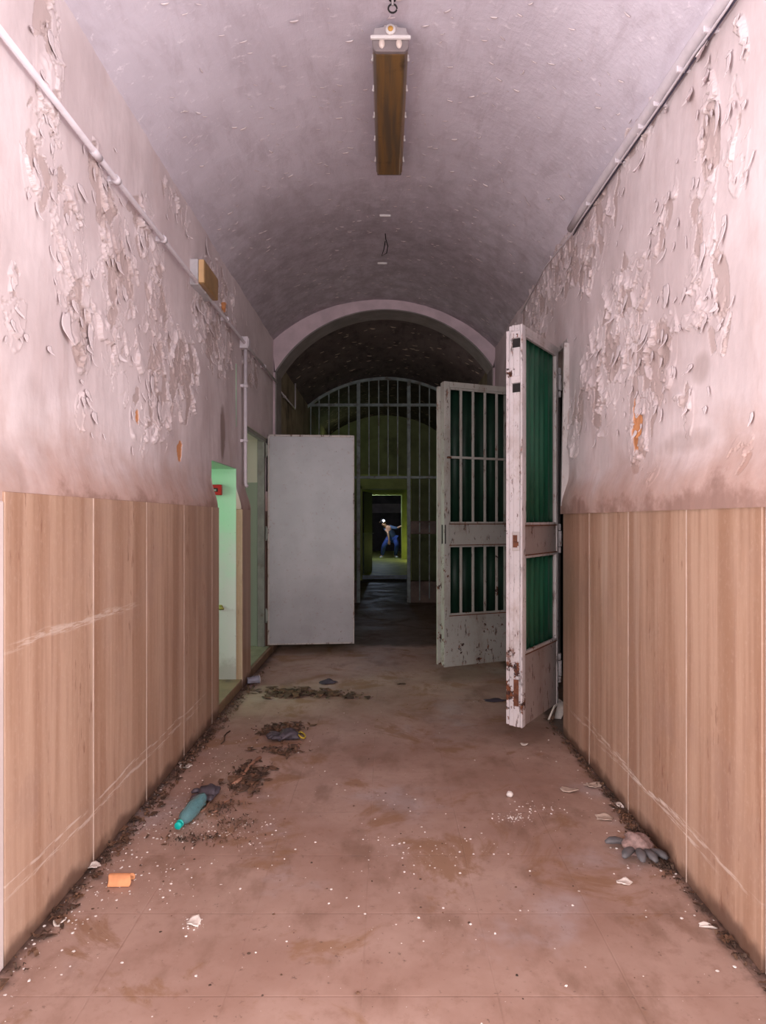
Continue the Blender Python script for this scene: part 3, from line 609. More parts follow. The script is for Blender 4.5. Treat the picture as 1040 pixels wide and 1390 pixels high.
# gate leaves
def gate_leaf(name, hinge, d, W, sheet, label, hz, skew=1):
    ang = math.atan2(d[1], d[0]); root = empty(name, (hinge[0], hinge[1], 0), ang, label, 'gate')
    z0, z1 = .155, 2.575; t = .045; G = lambda mb, n, m, **k: mb.build(n, m, root, **k)
    w = 'gate_white' if sheet > 0 else 'gate_green'
    s = sheet                                          # +1: sheet on the +y face
    G(MB().box((.095,-t,z0),(.125,t,z1)), 'hinge_stile', w, bevel=.003)
    # free stile: two flanges with a recessed strip between
    st = MB().box((W-.045,-t,z0),(W-.008,t,z1)); st.box((W-.008,t-.012,z0),(W+.004,t,z1)); st.box((W-.03,-t-.014,z0+.01),(W+(.004 if s > 0 else .024),-t+.006,z1-.03)); st.box((W-.008,-.014,z0),(W-.002,.026,z1))
    so = G(st, 'free_stile', 'stile' if s > 0 else 'gate_green', bevel=.002)
    G(MB().box((.125,-t,z1-.05),(W-.045,t,z1)), 'top_rail', w, bevel=.003)
    G(MB().box((.125,-t+.008,1.185),(W-.045,t-.006,1.37)), 'middle_rail', 'plate' if s > 0 else w, bevel=.004)
    G(MB().box((.125,-t+.008,z0),(W-.045,t-.004,.59)), 'bottom_plate', 'plate' if s > 0 else w, bevel=.004)
    # trim beads
    bd = MB(); yb = t-.008 if s > 0 else t-.012
    for za, zb in ((.59,1.185),(1.37,z1-.05)):
        bd.box((.125,yb-.012,za),(W-.045,yb+.008,za+.016)); bd.box((.125,yb-.012,zb-.016),(W-.045,yb+.008,zb))
        bd.box((.125,yb-.012,za),(.139,yb+.008,zb)); bd.box((W-.059,yb-.012,za),(W-.045,yb+.008,zb))
    G(bd, 'glazing_bead', w, bevel=.0015)
    for z_ in (.585,1.185,1.365): G(MB().box((.126,(t-.006 if s > 0 else t-.004)-.004,z_-.002),(W-.046,(t+.0015),z_+.005)), 'rust_line', 'rust')
    # corrugated sheet
    for za, zb in ((.595,1.185),(1.37,z1-.05)):
        n = 90; ys = (t-.028) if s > 0 else (-t+.012); V = []
        for i in range(n+1):
            x = .13+(W-.18)*i/n; y = ys+.006*math.sin(i*2*math.pi/(n/6.5)); V += [(x,y,za),(x,y,zb)]
        m = MB(); m.add(V, [(2*i,2*i+2,2*i+3,2*i+1) for i in range(n)], True)
        G(m, 'corrugated_sheet', 'green' if s > 0 else 'green_shaded', solid=.002)
    # bars on the room side
    yb = -t+.012 if s > 0 else t-.014
    nb = 4
    for za, zb in ((.59,1.185),(1.37,z1-.05)):
        for i in range(1, nb+1):
            x = .125+(W-.17)*i/(nb+1)
            G(MB().box((x-.011,yb-.007,za),(x+.011,yb+.007,zb)), 'bar', w, bevel=.002)
    G(MB().box((.125,yb-.010,1.925),(W-.045,yb+.010,1.945)), 'cross_bar', w, bevel=.002)
    # hinges: three knuckles each
    for z in hz:
        h = MB()
        for a, b, r in ((-.105,-.065,.016),(-.06,.045,.021),(.05,.095,.016)): h.tube([(.045,.03,z+a),(.045,.03,z+b)], r, 14)
        h.box((.045,.018,z-.06),(.10,.034,z+.045)); G(h, 'hinge', 'stile' if s > 0 else w, bevel=.0015)
    # keeps and lock on the free edge
    if s > 0:
        for z in (2.515,2.245):
            G(MB().box((W-.006,-.024,z-.022),(W+.012,.034,z+.022)).box((W-.006,-.022,z+.025),(W+.006,-.006,z+.06)), 'bolt_keep', 'stile', bevel=.003)
            G(MB().box((W-.004,-.018,z-.075),(W+.0015,.028,z-.024)), 'bolt_slot', 'blackhole')
        G(MB().box((W-.004,-.022,1.215),(W+.001,.026,1.33)), 'lock_plate', 'gate_white', bevel=.002)
        G(MB().box((W-.002,-.016,1.235),(W+.0025,.012,1.31)).box((W-.002,.008,1.245),(W+.003,.02,1.27)), 'lock_hole', 'rust')
        V = MB(); V.box((W-.004,-.012,.28),(W+.001,.02,.44)); G(V, 'paint_loss', 'rust')
    else:
        G(MB().box((W-.012,t-.001,1.20),(W-.002,t+.0015,1.36)).box((W-.001,-.004,1.20),(W+.003,.01,1.36)), 'lock_slot', 'blackhole')
        G(MB().tube([(W-.03,t-.002,1.93),(W-.03,t+.02,1.93)], .009, 10).box((W-.06,t+.004,1.922),(W-.02,t+.012,1.938)), 'bolt_knob', 'rust')
    return root
gate_leaf('barred_gate', (1.19,4.50), (.78-1.19,3.89-4.50), .735, 1, 'near gate leaf, open beside the right wall, with green corrugated sheet and rusted white edge', (2.35,1.28,.39))
gate_leaf('barred_gate', (1.185,5.80), (.478-1.185,5.50-5.80), .768, -1, 'farther gate leaf with upright white bars over shaded green panels, partly behind the near leaf', (2.35,1.28,.39))

# plain metal door on the left
dd = Vector((.906,.085)); ang = math.atan2(dd.y, dd.x); dr = empty('metal_door', (-1.238,6.775,0), ang, 'plain pale grey sheet metal door standing open across the left of the passage', 'door')
W = .905; z0, z1 = .093, 2.297
dr_body = MB().box((0,-.018,z0),(W,.018,z1)).build('leaf', 'door_paint', dr, bevel=.003)
e = MB()
e.box((0,-.022,z0),(.018,.022,z1)).box((W-.012,-.022,z0),(W,.022,z1)).box((0,-.022,z1-.02),(W,.022,z1)).box((0,-.022,z0),(W,.022,z0+.014)); e.build('edge_strip', 'door_edge', dr, bevel=.002)
for z in (2.13,1.26,.40):
    MB().tube([(-.016,-.012,z-.075),(-.016,-.012,z+.075)], .0095, 12).box((-.016,-.02,z-.055),(.012,-.008,z+.055)).build('hinge', 'frame_green', dr, bevel=.001)
for (x, z) in ((.71,2.12),(.585,1.56),(.76,.215),(.66,1.41)): MB().box((x,-.0195,z),(x+.008,-.017,z+.006)).build('dent', 'rust', dr)
fo = empty('door_frame', (-1.27,6.79,.077), 0, 'grey green steel door frame in the left wall, next to the plain metal door', 'door frame')
part('post', MB().box((-1.345,6.755,.077),(-1.268,6.79,2.25)).box((-1.285,6.735,.077),(-1.268,6.757,2.25)), 'frame_green', fo, bevel=.002)
part('head', MB().box((-1.30,5.722,2.215),(-1.255,6.79,2.247)), 'frame_green', fo, bevel=.002)
part('post', MB().box((-1.30,5.722,.077),(-1.255,5.745,2.215)), 'frame_green', fo, bevel=.002)

# grille at the end of the second bay
gy = 10.96; gr = empty('arched_grille', (0,gy,0), 0, 'blue grey arched steel grille with upright bars closing the far end of the vaulted passage', 'grille')
A1 = arc((-1.325,3.35),(0,3.825),(1.325,3.35), 40); A2 = arc((-1.325,3.30),(0,3.775),(1.325,3.30), 40)
m = MB(); strip(m, A1, A2, gy-.02, gy+.02); part('arch_bar', m, 'grille', gr)
ux2, uy2, R2 = circ3((-1.325,3.30),(0,3.775),(1.325,3.30))
for z, h in ((3.35,.025),(2.125,.022)): part('rail', MB().box((-1.325,gy-.022,z-h),(1.325,gy+.022,z+h)), 'grille', gr, bevel=.003)
for x in (-.465,.3875): part('post', MB().box((x-.03,gy-.03,0),(x+.03,gy+.03,uy2+math.sqrt(R2*R2-x*x)+.01)), 'grille', gr, bevel=.003)
for x, full in ((-.2875,0),(-.1225,0),(.036,0),(.2,0),(-.63,1),(-.8,1),(-.9675,1),(-1.1325,1),(-1.275,1),(.571,1),(.736,1),(.90,1),(1.07,1),(1.235,1)):
    top = uy2+math.sqrt(max(0, R2*R2-(x-ux2)**2)); part('bar', MB().box((x-.010,gy-.01,.04 if full else 2.13),(x+.010,gy+.01,top)), 'grille', gr)
for a, b in ((-1.325,-.495),(.4175,1.325)):
    part('lower_panel', MB().box((a,gy-.006,.0),(b,gy+.024,.36)), 'grille_plate', gr, bevel=.003)
    part('middle_panel', MB().box((a,gy-.006,1.18),(b,gy+.024,1.37)).box((a,gy-.02,1.165),(b,gy-.006,1.19)).box((a,gy-.02,1.36),(b,gy-.006,1.385)), 'grille_plate', gr, bevel=.003)
# far door leaf
d = Vector((.206,1.07)).normalized(); fd = empty('far_door', (-.535,15.28,.12), math.atan2(d.y, d.x), 'half glazed door opened inward at the left of the far doorway', 'door')
MB().box((0,-.02,.01),(.92,.02,.98)).build('lower_panel', 'teal_panel', fd, bevel=.004); MB().box((0,-.02,.98),(.92,.02,1.96)).build('upper_panel', 'dark_panel', fd, bevel=.004)
MB().tube([(.85,-.02,.95),(.85,-.06,.95),(.76,-.06,.95)], .008, 8).build('handle', 'grille', fd)
tag(MB().box((-1.0,26.4,1.70),(1.2,26.8,1.74)).box((-.95,26.75,1.74),(.95,26.8,2.08)).build('wall_shelf', 'shelf'), 'grey board shelf on the dark wall far behind the bending person', 'shelf')

# conduits
cz = 2.92; cx = -1.205
def conduit(name, pts, saddles, couplings, label, r=.0125, extra=None):
    root = empty(name, pts[0], 0, label, 'conduit'); part('tube', MB().tube(pts, r, 14), 'pvc', root)
    for (p, ax) in saddles:
        p = Vector(p); q = Vector((0,.014,0)) if ax == 'y' else Vector((0,0,.014))
        s = MB().tube([p-q, p+q], r*1.55, 12)
        w = (-1.33 if p.x < -1.28 else -1.25) if p.x < 0 else 1.21
        s.box((p.x, p.y-.012, p.z-.012), (w, p.y+.012, p.z+.012)); part('saddle', s, 'pvc', root)
    for (a, b) in couplings: part('coupling', MB().tube([a, b], r*1.35, 14), 'pvc', root)
    return root
def cy_(px): return F*(-cx)/(VX-px)
sY = [cy_(p) for p in (158,222,277,308)]
conduit('wall_conduit', [(cx,1.95,cz+.01),(cx,3.0,cz),(cx,5.50,cz-.01),(cx,7.118,cz-.005)], [((cx,y,cz),'y') for y in sY+[6.4]], [((cx,cy_(126),cz),(cx,cy_(135),cz))], 'long white conduit running along the upper left wall towards the arch')
conduit('drop_conduit', [(cx+.001,5.535,cz-.06),(cx+.001,5.535,1.73),(cx+.006,5.535,1.70),(cx+.02,5.535,1.685)], [((cx,5.535,2.55),'z'),((cx,5.535,2.08),'z')], [], 'white conduit dropping down the left wall between the two side openings', r=.0145)
tb = empty('junction_box', (cx,5.535,cz), 0, 'small white junction box on the left wall where the conduits meet', 'junction box')
MB().box((-.045,-.04,-.055),(.03,.04,.045)).build('body', 'pvc', tb, bevel=.006, segs=2); MB().box((.03,-.03,-.04),(.036,.03,.03)).build('lid', 'pvc', tb, bevel=.002)
conduit('far_conduit', [(-1.30,7.46,2.985),(-1.30,9.24,2.985),(-1.30,9.26,3.01),(-1.30,9.26,3.36)], [((-1.30,8.3,2.985),'y')], [], 'thin conduit beyond the arch turning upward on the dim left wall', r=.011)
# right cable run along the springing
pts = [wp(x, y, 1.17) for x, y in ((1000,-24),(985,0),(940,65),(890,140),(840,213),(790,287),(775,312))]
ct = empty('cable_run', (1.17, pts[0][0], pts[0][1]), 0, 'white cable trunking with dark wires along the top of the right wall', 'cable')
P = [(1.172, y, z+.006) for y, z in pts]
part('trunking', MB().tube(P, .024, 12, sq=(1.1,1.0)), 'pvc', ct)
part('wire', MB().tube([(1.186, y, z-.030+.003*math.sin(i*2)) for i, (y, z) in enumerate(pts)], .004, 8), 'cable', ct)
part('wire', MB().tube([(1.172, y, z-.032-.004*math.sin(i*3)) for i, (y, z) in enumerate(pts)]+[(1.185, wp(740,362,1.185)[0], wp(740,362,1.185)[1]),(1.19, wp(708,425,1.19)[0], wp(708,425,1.19)[1])], .0045, 8), 'pvc', ct)
for px, py in ((962,33),(925,88),(893,135),(872,166),(840,213),(800,272)):
    y, z = wp(px, py, 1.17); part('clip', MB().box((1.150,y-.007,z-.030),(1.215,y+.007,z+.018)), 'pvc', ct, bevel=.003)

# fluorescent fitting
ly0, ly1 = 3.155, 4.30; lz = H+2.33-.0
lf = empty('ceiling_lamp', (0.022,(ly0+ly1)/2,3.83), 0, 'long browned fluorescent lamp fitting mounted on the crown of the vault', 'lamp')
x0, x1 = .022-.092, .022+.092; zt = 3.80
prof = lambda w, a, b: [(.022-w, b), (.022-w*1.0, a+.02), (.022-w*.82, a), (.022+w*.82, a), (.022+w, a+.02), (.022+w, b)]
part('housing', MB().prism([(.022-.092, zt-.045),(.022+.092, zt-.045),(.022+.075, zt),(.022-.075, zt)], 1, ly0-.01, ly1), 'fix_body', lf, bevel=.004)
[part('mounting_block', MB().box((-.03,y_,zt-.01),(.07,y_+.1,3.845)), 'fix_body', lf) for y_ in (ly0+.1, ly1-.2)]
part('end_flange', MB().box((x0-.006,ly0-.022,zt-.062),(x1+.006,ly0-.006,zt-.045)), 'fix_white', lf, bevel=.003)
en = MB().prism([(.022-.082,zt-.05),(.022+.082,zt-.05),(.022+.078,zt-.012),(.022+.034,zt-.006),(.022+.03,zt+.004),(.022-.03,zt+.004),(.022-.034,zt-.006),(.022-.078,zt-.012)], 1, ly0-.02, ly0-.008)
part('end_plate', en, 'fix_body', lf, bevel=.002)
part('cable_gland', MB().tube([(.022,ly0-.034,zt-.026),(.022,ly0-.018,zt-.026)], .024, 20), 'fix_white', lf)
part('gland_seal', MB().tube([(.022,ly0-.037,zt-.026),(.022,ly0-.032,zt-.026)], .013, 16), 'fix_seal', lf)
part('diffuser', MB().prism(prof(.086, 3.69, zt-.045), 1, ly0+.022, ly1-.012), 'amber', lf, bevel=.006, segs=2)
part('diffuser_end', MB().prism(prof(.088, 3.688, zt-.045), 1, ly0-.004, ly0+.021), 'lens_clear', lf, bevel=.004)
for s in (-1, 1): part('tube_end', MB().tube([(.022+s*.042,ly0-.010,3.722),(.022+s*.042,ly0+.0,3.722)], .016, 14, sq=(.9,1.4)), 'tube', lf)
part('end_cap', MB().box((x0+.012,ly1-.014,3.70),(x1-.012,ly1+.012,zt-.02)), 'lens_clear', lf, bevel=.003)
for k in range(5):
    y = ly0+.12+k*.23
    for s in (-1, 1): part('clip', MB().box((.022+s*.084,y-.007,3.735),(.022+s*.094,y+.007,3.758)).box((.022+s*.086,y-.004,3.725),(.022+s*.097,y+.003,3.738)), 'fix_white', lf, bevel=.002)
# hooks, wire and clips on the vault
def hook(px, py, label, cat='hook'):
    Y = F*2.43/(VY-py); X = (px-VX)*Y/F; z = vault_z(X); r = empty('ceiling_hook', (X,Y,z), 0, label, cat); return r
hk = hook(533, -2, 'dark iron ring hook in the vault above the near end of the lamp')
MB().tube([(.02*math.cos(a), 0, -.045+.02*math.sin(a)) for a in [i*math.pi/9 for i in range(18)]], .004, 8).build('ring', 'blackhole', hk)
MB().tube([(0,0,.01),(0,0,-.03)], .006, 8).build('shank', 'fix_body', hk)
MB().tube([(0,0,.01),(0,0,-.003)], .018, 14).build('rose', 'blackhole', hk)
wr = hook(523, 318, 'thin dark loop of wire hanging from the crown between lamp and arch', 'wire'); wr.name = 'hanging_wire'
MB().tube([(0,0,.01),(.004,0,-.04),(.022,0,-.10),(.012,0,-.16),(-.03,0,-.185),(-.012,0,-.13),(.0,0,-.06)], .004, 8).build('strand', 'blackhole', wr)
for px, py, l in ((523,292,'small white fixing strip on the crown of the vault, the nearer of two'),(519,357,'small white fixing strip on the crown of the vault, the one nearer the arch')):
    Y = F*2.43/(VY-py); X = (px-VX)*Y/F; tag(MB().box((X-.045,Y-.006,vault_z(X)-.012),(X+.045,Y+.006,vault_z(X)+.01)).build('fixing_strip', 'fix_white', bevel=.003), l, 'bracket')

# emergency lamp box on the left wall
eb = empty('wall_lamp', (XL,4.27,2.98), 0, 'yellowed rectangular lamp on a grey back box high on the left wall', 'lamp')
part('back_box', MB().box((-1.262,4.11,2.90),(-1.195,4.44,3.065)), 'box_grey', eb, bevel=.005)
part('cover', MB().box((-1.195,4.105,2.905),(-1.152,4.445,3.06)), 'box_amber', eb, bevel=.012, segs=3)
part('cover_rim', MB().box((-1.190,4.100,2.91),(-1.157,4.106,3.055)), 'box_edge', eb, bevel=.002)
# alarm box and lever seen in the green room
ab = empty('alarm_box', (-1.405,5.35,1.65), 0, 'small red alarm box with dark window on the mint green side opening', 'alarm')
MB().box((-.055,-.022,-.043),(.046,.019,.043)).build('case', 'red', ab, bevel=.004); MB().box((-.028,-.026,-.016),(.018,-.021,.014)).build('window', 'blackhole', ab); MB().box((-.012,-.028,-.010),(.006,-.024,.004)).build('button', 'mint', ab)
lv = empty('door_lever', (-1.375,5.35,.675), 0, 'small dull yellow lever on the scuffed pale wall of the side opening', 'handle')
MB().tube([(0,.02,0),(0,-.03,0),(.04,-.035,-.004)], .010, 10).build('lever', 'brass', lv); MB().tube([(0,.02,0),(0,.008,0)], .022, 14).build('rose', 'brass', lv)

# ------------------------------------------------------------------ debris on the floor
# bottle
p0 = fp(243,1119,.035); p1 = fp(272,1086,.035); dv = (p1-p0); bt = empty('plastic_bottle', (p0.x,p0.y,0.0), math.atan2(dv.y, dv.x), 'crumpled blue green plastic bottle lying on the floor with its teal cap towards the camera', 'bottle')
L = .27; m = MB(); prof_b = [(.0,.0125),(.022,.0125),(.03,.016),(.055,.027),(.085,.034),(.12,.033),(.15,.036),(.19,.034),(.23,.036),(.255,.034),(.265,.024)]
n = 20; V = []; rb = random.Random(3)
for x, r in prof_b:
    for k in range(n):
        a = 2*math.pi*k/n; q = r*(1+.10*math.sin(3*a+x*30)*(x > .09)+rb.uniform(-.02,.02)*(x > .06)); V.append((x+.01*math.sin(a)*(x > .1), q*math.cos(a), .034+q*math.sin(a)*.95))
m.add(V, [(i*n+k, i*n+(k+1)%n, (i+1)*n+(k+1)%n, (i+1)*n+k) for i in range(len(prof_b)-1) for k in range(n)]+[tuple((len(prof_b)-1)*n+k for k in range(n))], True); m.build('body', 'bottle', bt, solid=.001)
MB().tube([(-.016,0,.034),(.004,0,.034)], .0165, 20).build('cap', 'cap', bt, bevel=.002); MB().tube([(.008,0,.034),(.012,0,.034)], .018, 20).build('neck_ring', 'cap', bt)
# gloves
def glove(loc_, rz, label, palm_m, fing_m, size=1., cuff=None, spread=.28, seed=0, n_f=5, lens=(.055,.075,.082,.075,.055)):
    r = random.Random(seed); root = empty('work_glove', (loc_[0],loc_[1],0), rz, label, 'glove'); s = size
    V = []; n = 26; rows = 9                       # crumpled palm, long axis +x
    for j in range(rows+1):
        u = j/rows; x = (-.075+.115*u)*s; w = (.030+.016*math.sin(u*math.pi*.6))*s; h = (.012+.014*math.sin(u*math.pi))*s
        for k in range(n):
            a = 2*math.pi*k/n; q = 1+.2*math.sin(4*a+u*9+seed)+r.uniform(-.09,.09)
            V.append((x+r.uniform(-.003,.003), w*math.cos(a)*q, max(.001, h+h*math.sin(a)*q)))
    m = MB().add(V, [(i*n+k, i*n+(k+1)%n, (i+1)*n+(k+1)%n, (i+1)*n+k) for i in range(rows) for k in range(n)]+[tuple(range(n))[::-1], tuple(rows*n+k for k in range(n))], True)
    m.build('palm', palm_m, root)
    for i in range(5):
        a = (i-2)*spread+r.uniform(-.07,.07); Lf = lens[i]*s; bx = .022*s; by = (i-2)*.018*s
        if i == 0: a = -1.0*abs(spread/.28)**.5; bx = -.02*s; by = -.036*s
        pts = [(bx+Lf*t*math.cos(a)-.004*math.sin(t*3)*0, by+Lf*t*math.sin(a), (.014+.012*math.sin(t*2.6))*s) for t in (0,.25,.5,.75,1)]
        MB().tube(pts, .011*s, 12, rr=[.010*s,.0125*s,.014*s,.0135*s,.006*s], sq=(1.15,.8)).build('finger', fing_m, root)
    if cuff:
        MB().tube([(-.085*s+.018*math.cos(t)*s, .045*math.sin(t)*s, .02+.01*math.cos(t)) for t in [k*2*math.pi/16 for k in range(17)]], .0045*s, 8).build('cuff', cuff, root)
    return root
p = fp(884,1160); glove((p.x-.045,p.y+.03), -math.pi/2-.25, 'dirty pink grey work glove with splayed grey rubber fingers by the right wall', 'glove_pink', 'glove_grey', 1.22, None, .42, 2, lens=(.075,.085,.09,.085,.07))
p = fp(287,1082); glove((p.x-.02,p.y+.0), math.pi*.42+math.pi, 'crumpled dark work glove lying just behind the plastic bottle', 'glove_black', 'glove_black', 1.05, None, .2, 5)
p = fp(388,1003); glove((p.x,p.y), math.pi+.15, 'flattened dark work glove with a yellow cuff among the leaves left of the middle', 'glove_black', 'glove_black', 1.2, 'yellow', .15, 8)
def scrap(name, px, py, w, d, h, mat, label, cat, seed, rz=0, folds=3.):
    r = random.Random(seed); p = fp(px, py); n = 14; V = []; ph = r.random()*6
    for j in range(n+1):
        for i in range(n+1):
            u, v = i/n*2-1, j/n*2-1; q = math.hypot(u, v); k = (max(abs(u), abs(v))/q if q else 1)
            uu, vv = u*k*(1+.18*math.sin(5*math.atan2(v, u)+ph)), v*k*(1+.18*math.cos(4*math.atan2(v, u)+ph))
            z = h*(.35+.65*(math.sin(u*folds+ph)*math.cos(v*folds*.8-ph)*.5+.5))*(1-.85*min(1, q*q*.7))
            V.append((uu*w/2, vv*d/2, z+.0015))
    m = MB().add(V, [(j*(n+1)+i, j*(n+1)+i+1, (j+1)*(n+1)+i+1, (j+1)*(n+1)+i) for j in range(n) for i in range(n)], True)
    o = m.build(name, mat, solid=.0015); o.location = (p.x, p.y, 0.001); o.rotation_euler.z = rz; return tag(o, label, cat)
scrap('cloth_scrap', 445, 927, .15, .13, .035, 'cloth_dark', 'small dark violet cloth scrap on the floor below the metal door', 'cloth', 3)
scrap('cloth_scrap', 672, 951, .17, .10, .012, 'cloth_dark', 'flat dark scrap on the floor just left of the near gate leaf', 'cloth', 4)
scrap('cloth_scrap', 545, 929, .07, .03, .012, 'litter', 'tiny dark scrap alone in the middle of the far floor', 'scrap', 9)
# crumpled cup
p = fp(338,926); cp = empty('crushed_cup', (-1.135,p.y-.06,0), .4, 'crushed clear plastic cup against the left stone pier by the threshold', 'cup')
V = []; n = 18; rc = random.Random(5)
for j in range(6):
    for k in range(n):
        a = 2*math.pi*k/n; q = (.030+.010*j/5)*(1+rc.uniform(-.16,.16)); V.append((-.05+.02*j+rc.uniform(-.004,.004), q*math.cos(a), max(.001,.034+q*.85*math.sin(a))))
MB().add(V, [(i*n+k, i*n+(k+1)%n, (i+1)*n+(k+1)%n, (i+1)*n+k) for i in range(5) for k in range(n)]+[tuple(range(n))[::-1]], True).build('wall', 'clear', cp, solid=.001)
MB().tube([(.052,.041*math.cos(a),.036+.034*math.sin(a)) for a in [k*2*math.pi/16 for k in range(17)]], .003, 6).build('rim', 'pvc', cp)
# terracotta fragment (half round)
p = fp(164,1199); tf = MB(); n = 14; Lt = .085
V = []
for x in (-Lt/2, Lt/2):
    for k in range(n+1):
        a = math.pi*k/n; V += [(x+.004*math.sin(3*a), .030*math.cos(a), .034*math.sin(a)+.002), (x+.004*math.sin(3*a), .020*math.cos(a), .024*math.sin(a)+.002)]
m2 = 2*(n+1); Fc = []
for k in range(n):
    a, b, c, d_ = 2*k, 2*k+1, 2*k+2, 2*k+3
    Fc += [(a,c,m2+c,m2+a),(b,m2+b,m2+d_,d_),(a,b,d_,c),(m2+a,m2+c,m2+d_,m2+b)]
Fc += [(0,m2,m2+1,1),(2*n,2*n+1,m2+2*n+1,m2+2*n)]
o = tf.add(V, Fc).build('terracotta_fragment', 'terracotta', bevel=.002); o.location = (p.x,p.y,0); o.rotation_euler.z = .02; tag(o, 'broken curved piece of orange terracotta on the floor near the left wall', 'tile')
# sticks
def stick(a, b, r, label, mat='wood', name='stick'):
    a = fp(*a, r); b = fp(*b, r); q = [a.lerp(b, t)+Vector((.01*math.sin(t*7), .006*math.cos(t*9), 0)) for t in (0,.2,.4,.6,.8,1)]
    o = MB().tube(q, r, 8, rr=[r*(1-.12*i%.3) for i in range(6)]).build(name, mat); return tag(o, label, 'stick')
stick((316,1066),(352,1028), .011, 'long reddish brown stick lying in dead leaves left of the floor centre')
stick((300,1010),(311,992), .005, 'short dark twig near the left wall, farther than the long stick', 'litter', 'twig')
stick((336,1083),(351,1073), .004, 'small dark twig on the floor right of the crumpled glove', 'litter', 'twig')
stick((272,1103),(298,1070), .005, 'thin pale splinter beside the bottle and dark glove', 'wood', 'twig')
stick((288,1104),(312,1085), .004, 'thin pale splinter on the outer side of the dark glove', 'wood', 'twig')
# chunk behind the gate
ck = empty('plaster_chunk', (1.205,4.56,0), .3, 'cream curved broken chunk on the floor behind the foot of the near gate leaf', 'rubble')
V = []; n = 8
for j in range(5):
    for k in range(n+1):
        a = -.9+1.8*k/n; V.append((-.03+.06*math.sin(a)+.012*j, -.06+.05*math.cos(a), .002+.034*j*(1-.08*abs(k-4))))
MB().add(V, [(j*(n+1)+k, j*(n+1)+k+1, (j+1)*(n+1)+k+1, (j+1)*(n+1)+k) for j in range(4) for k in range(n)], True).build('shell', 'chip', ck, solid=.012)
MB().tube([(-.06,-.02,.004),(-.03,-.01,.06),(.0,.0,.10)], .02, 8, rr=[.028,.02,.006], sq=(1,.5)).build('core', 'litter', ck)
# paint chips, individually
def chip(px, py, w, d, rz, mat, label, seed, name='paint_chip', cat='paint chip', th=.004, z=0):
    r = random.Random(seed); p = fp(px, py); n = 16; k_ = [1+r.uniform(-.28,.22) for _ in range(n)]; rings = 4; V = [(0,0,.006)]
    for j in range(1, rings+1):
        for i in range(n):
            a = 2*math.pi*i/n; q = j/rings*(1+(k_[i]-1)*j/rings); V.append((w/2*q*math.cos(a), d/2*q*math.sin(a), .004+.010*(j/rings)**2*math.sin(a*1+seed)**2))
    Fc = [(0,1+i,1+(i+1)%n) for i in range(n)]+[(1+(j-1)*n+i, 1+j*n+i, 1+j*n+(i+1)%n, 1+(j-1)*n+(i+1)%n) for j in range(1, rings) for i in range(n)]
    o = MB().add(V, Fc, True).build(name, mat, solid=th); o.location = (p.x,p.y,z); o.rotation_euler.z = rz; return tag(o, label, cat, 'paint chips on the floor' if name == 'paint_chip' else None)
chip(805,1068,.095,.06,.2,'chip_dk','long tan paint chip against the right wall, the farther of a touching pair',1)
chip(772,1074,.085,.06,-.1,'chip_dk','tan paint chip with a dark end, left half of the pair by the right wall',2)
chip(821,1111,.085,.07,-.3,'chip_dk','tan paint chip near the right wall, between the touching pair and the glove',3)
chip(848,1199,.055,.05,.3,'chip','pale folded paint chip on the floor just in front of the splayed glove',4)
chip(712,1012,.045,.035,0,'chip','pale paint chip alone in front of the rusted gate edge',5)
chip(961,1259,.055,.02,-.3,'chip','thin white paint chip near the foot of the right wall, nearest the camera',6)
chip(263,1253,.055,.06,.4,'chip','white flaky paint chip on the near floor, left of the middle',7)
chip(80,1254,.035,.04,.1,'chip','small white paint chip by the near foot of the left wall',8)
chip(252,1040,.07,.10,.6,'chip','white paint chip against the left wall, between bottle and side opening',9)
chip(127,1178,.05,.05,.9,'chip','white paint chip by the left wall, just beyond the terracotta piece',10)
chip(840,1094,.03,.06,.3,'chip','narrow white paint chip at the foot of the right wall',11)
# pebble-like crumb
p = fp(692,1078,.014); m = MB(); V = []; 
for j in range(7):
    for k in range(12):
        a = math.pi*j/6; b = 2*math.pi*k/12; q = .017*(1+.12*math.sin(3*b+j)); V.append((q*math.sin(a)*math.cos(b), q*math.sin(a)*math.sin(b), .8*q*math.cos(a)))
o = m.add(V, [(j*12+k, j*12+(k+1)%12, (j+1)*12+(k+1)%12, (j+1)*12+k) for j in range(6) for k in range(12)], True).build('pebble', 'crumb'); o.location = p; tag(o, 'single round pale pebble on the floor right of the middle', 'pebble')

# uncounted stuff: crumbs and leaf litter
def scatter(name, spots, mat, label, cat, seed, smin, smax, leaf=False):
    r = random.Random(seed); m = MB()
    for (x, y, rx, ry, n) in spots:
        for _ in range(n):
            X, Y = r.gauss(x, rx), r.gauss(y, ry); X = min(max(X, ML+.015), MR-.015)
            if Y < 1.7: continue
            s = smin+(smax-smin)*r.random()**2.5; a = r.uniform(0, 6.3)
            if leaf:
                L, w = s, s*r.uniform(.18,.65); V = []
                lift = r.uniform(.002,.02)
                for i in range(4):
                    u = i/3-.5
                    for sd in (-1,1):
                        q = w*sd*(1-(2*u)**2*.8)*.5; V.append((X+math.cos(a)*u*L-math.sin(a)*q, Y+math.sin(a)*u*L+math.cos(a)*q, .0015+lift*abs(math.sin(u*3+a))+(.3*abs(q))))
                m.add(V, [(0,1,3,2),(2,3,5,4),(4,5,7,6)])
            else:
                k = 5; hgt = s*r.uniform(.1,.3); V = [(X+s*.5*math.cos(a+i*6.283/k)*r.uniform(.6,1.2), Y+s*.5*math.sin(a+i*6.283/k)*r.uniform(.6,1.2), .0005) for i in range(k)]
                V += [(X+(v[0]-X)*.7, Y+(v[1]-Y)*.7, hgt) for v in V]
                m.add(V, [tuple(range(k, 2*k))]+[(i, (i+1)%k, k+(i+1)%k, k+i) for i in range(k)])
    return tag(m.build(name, mat, solid=.0008 if leaf else 0), label, cat, kind='stuff')
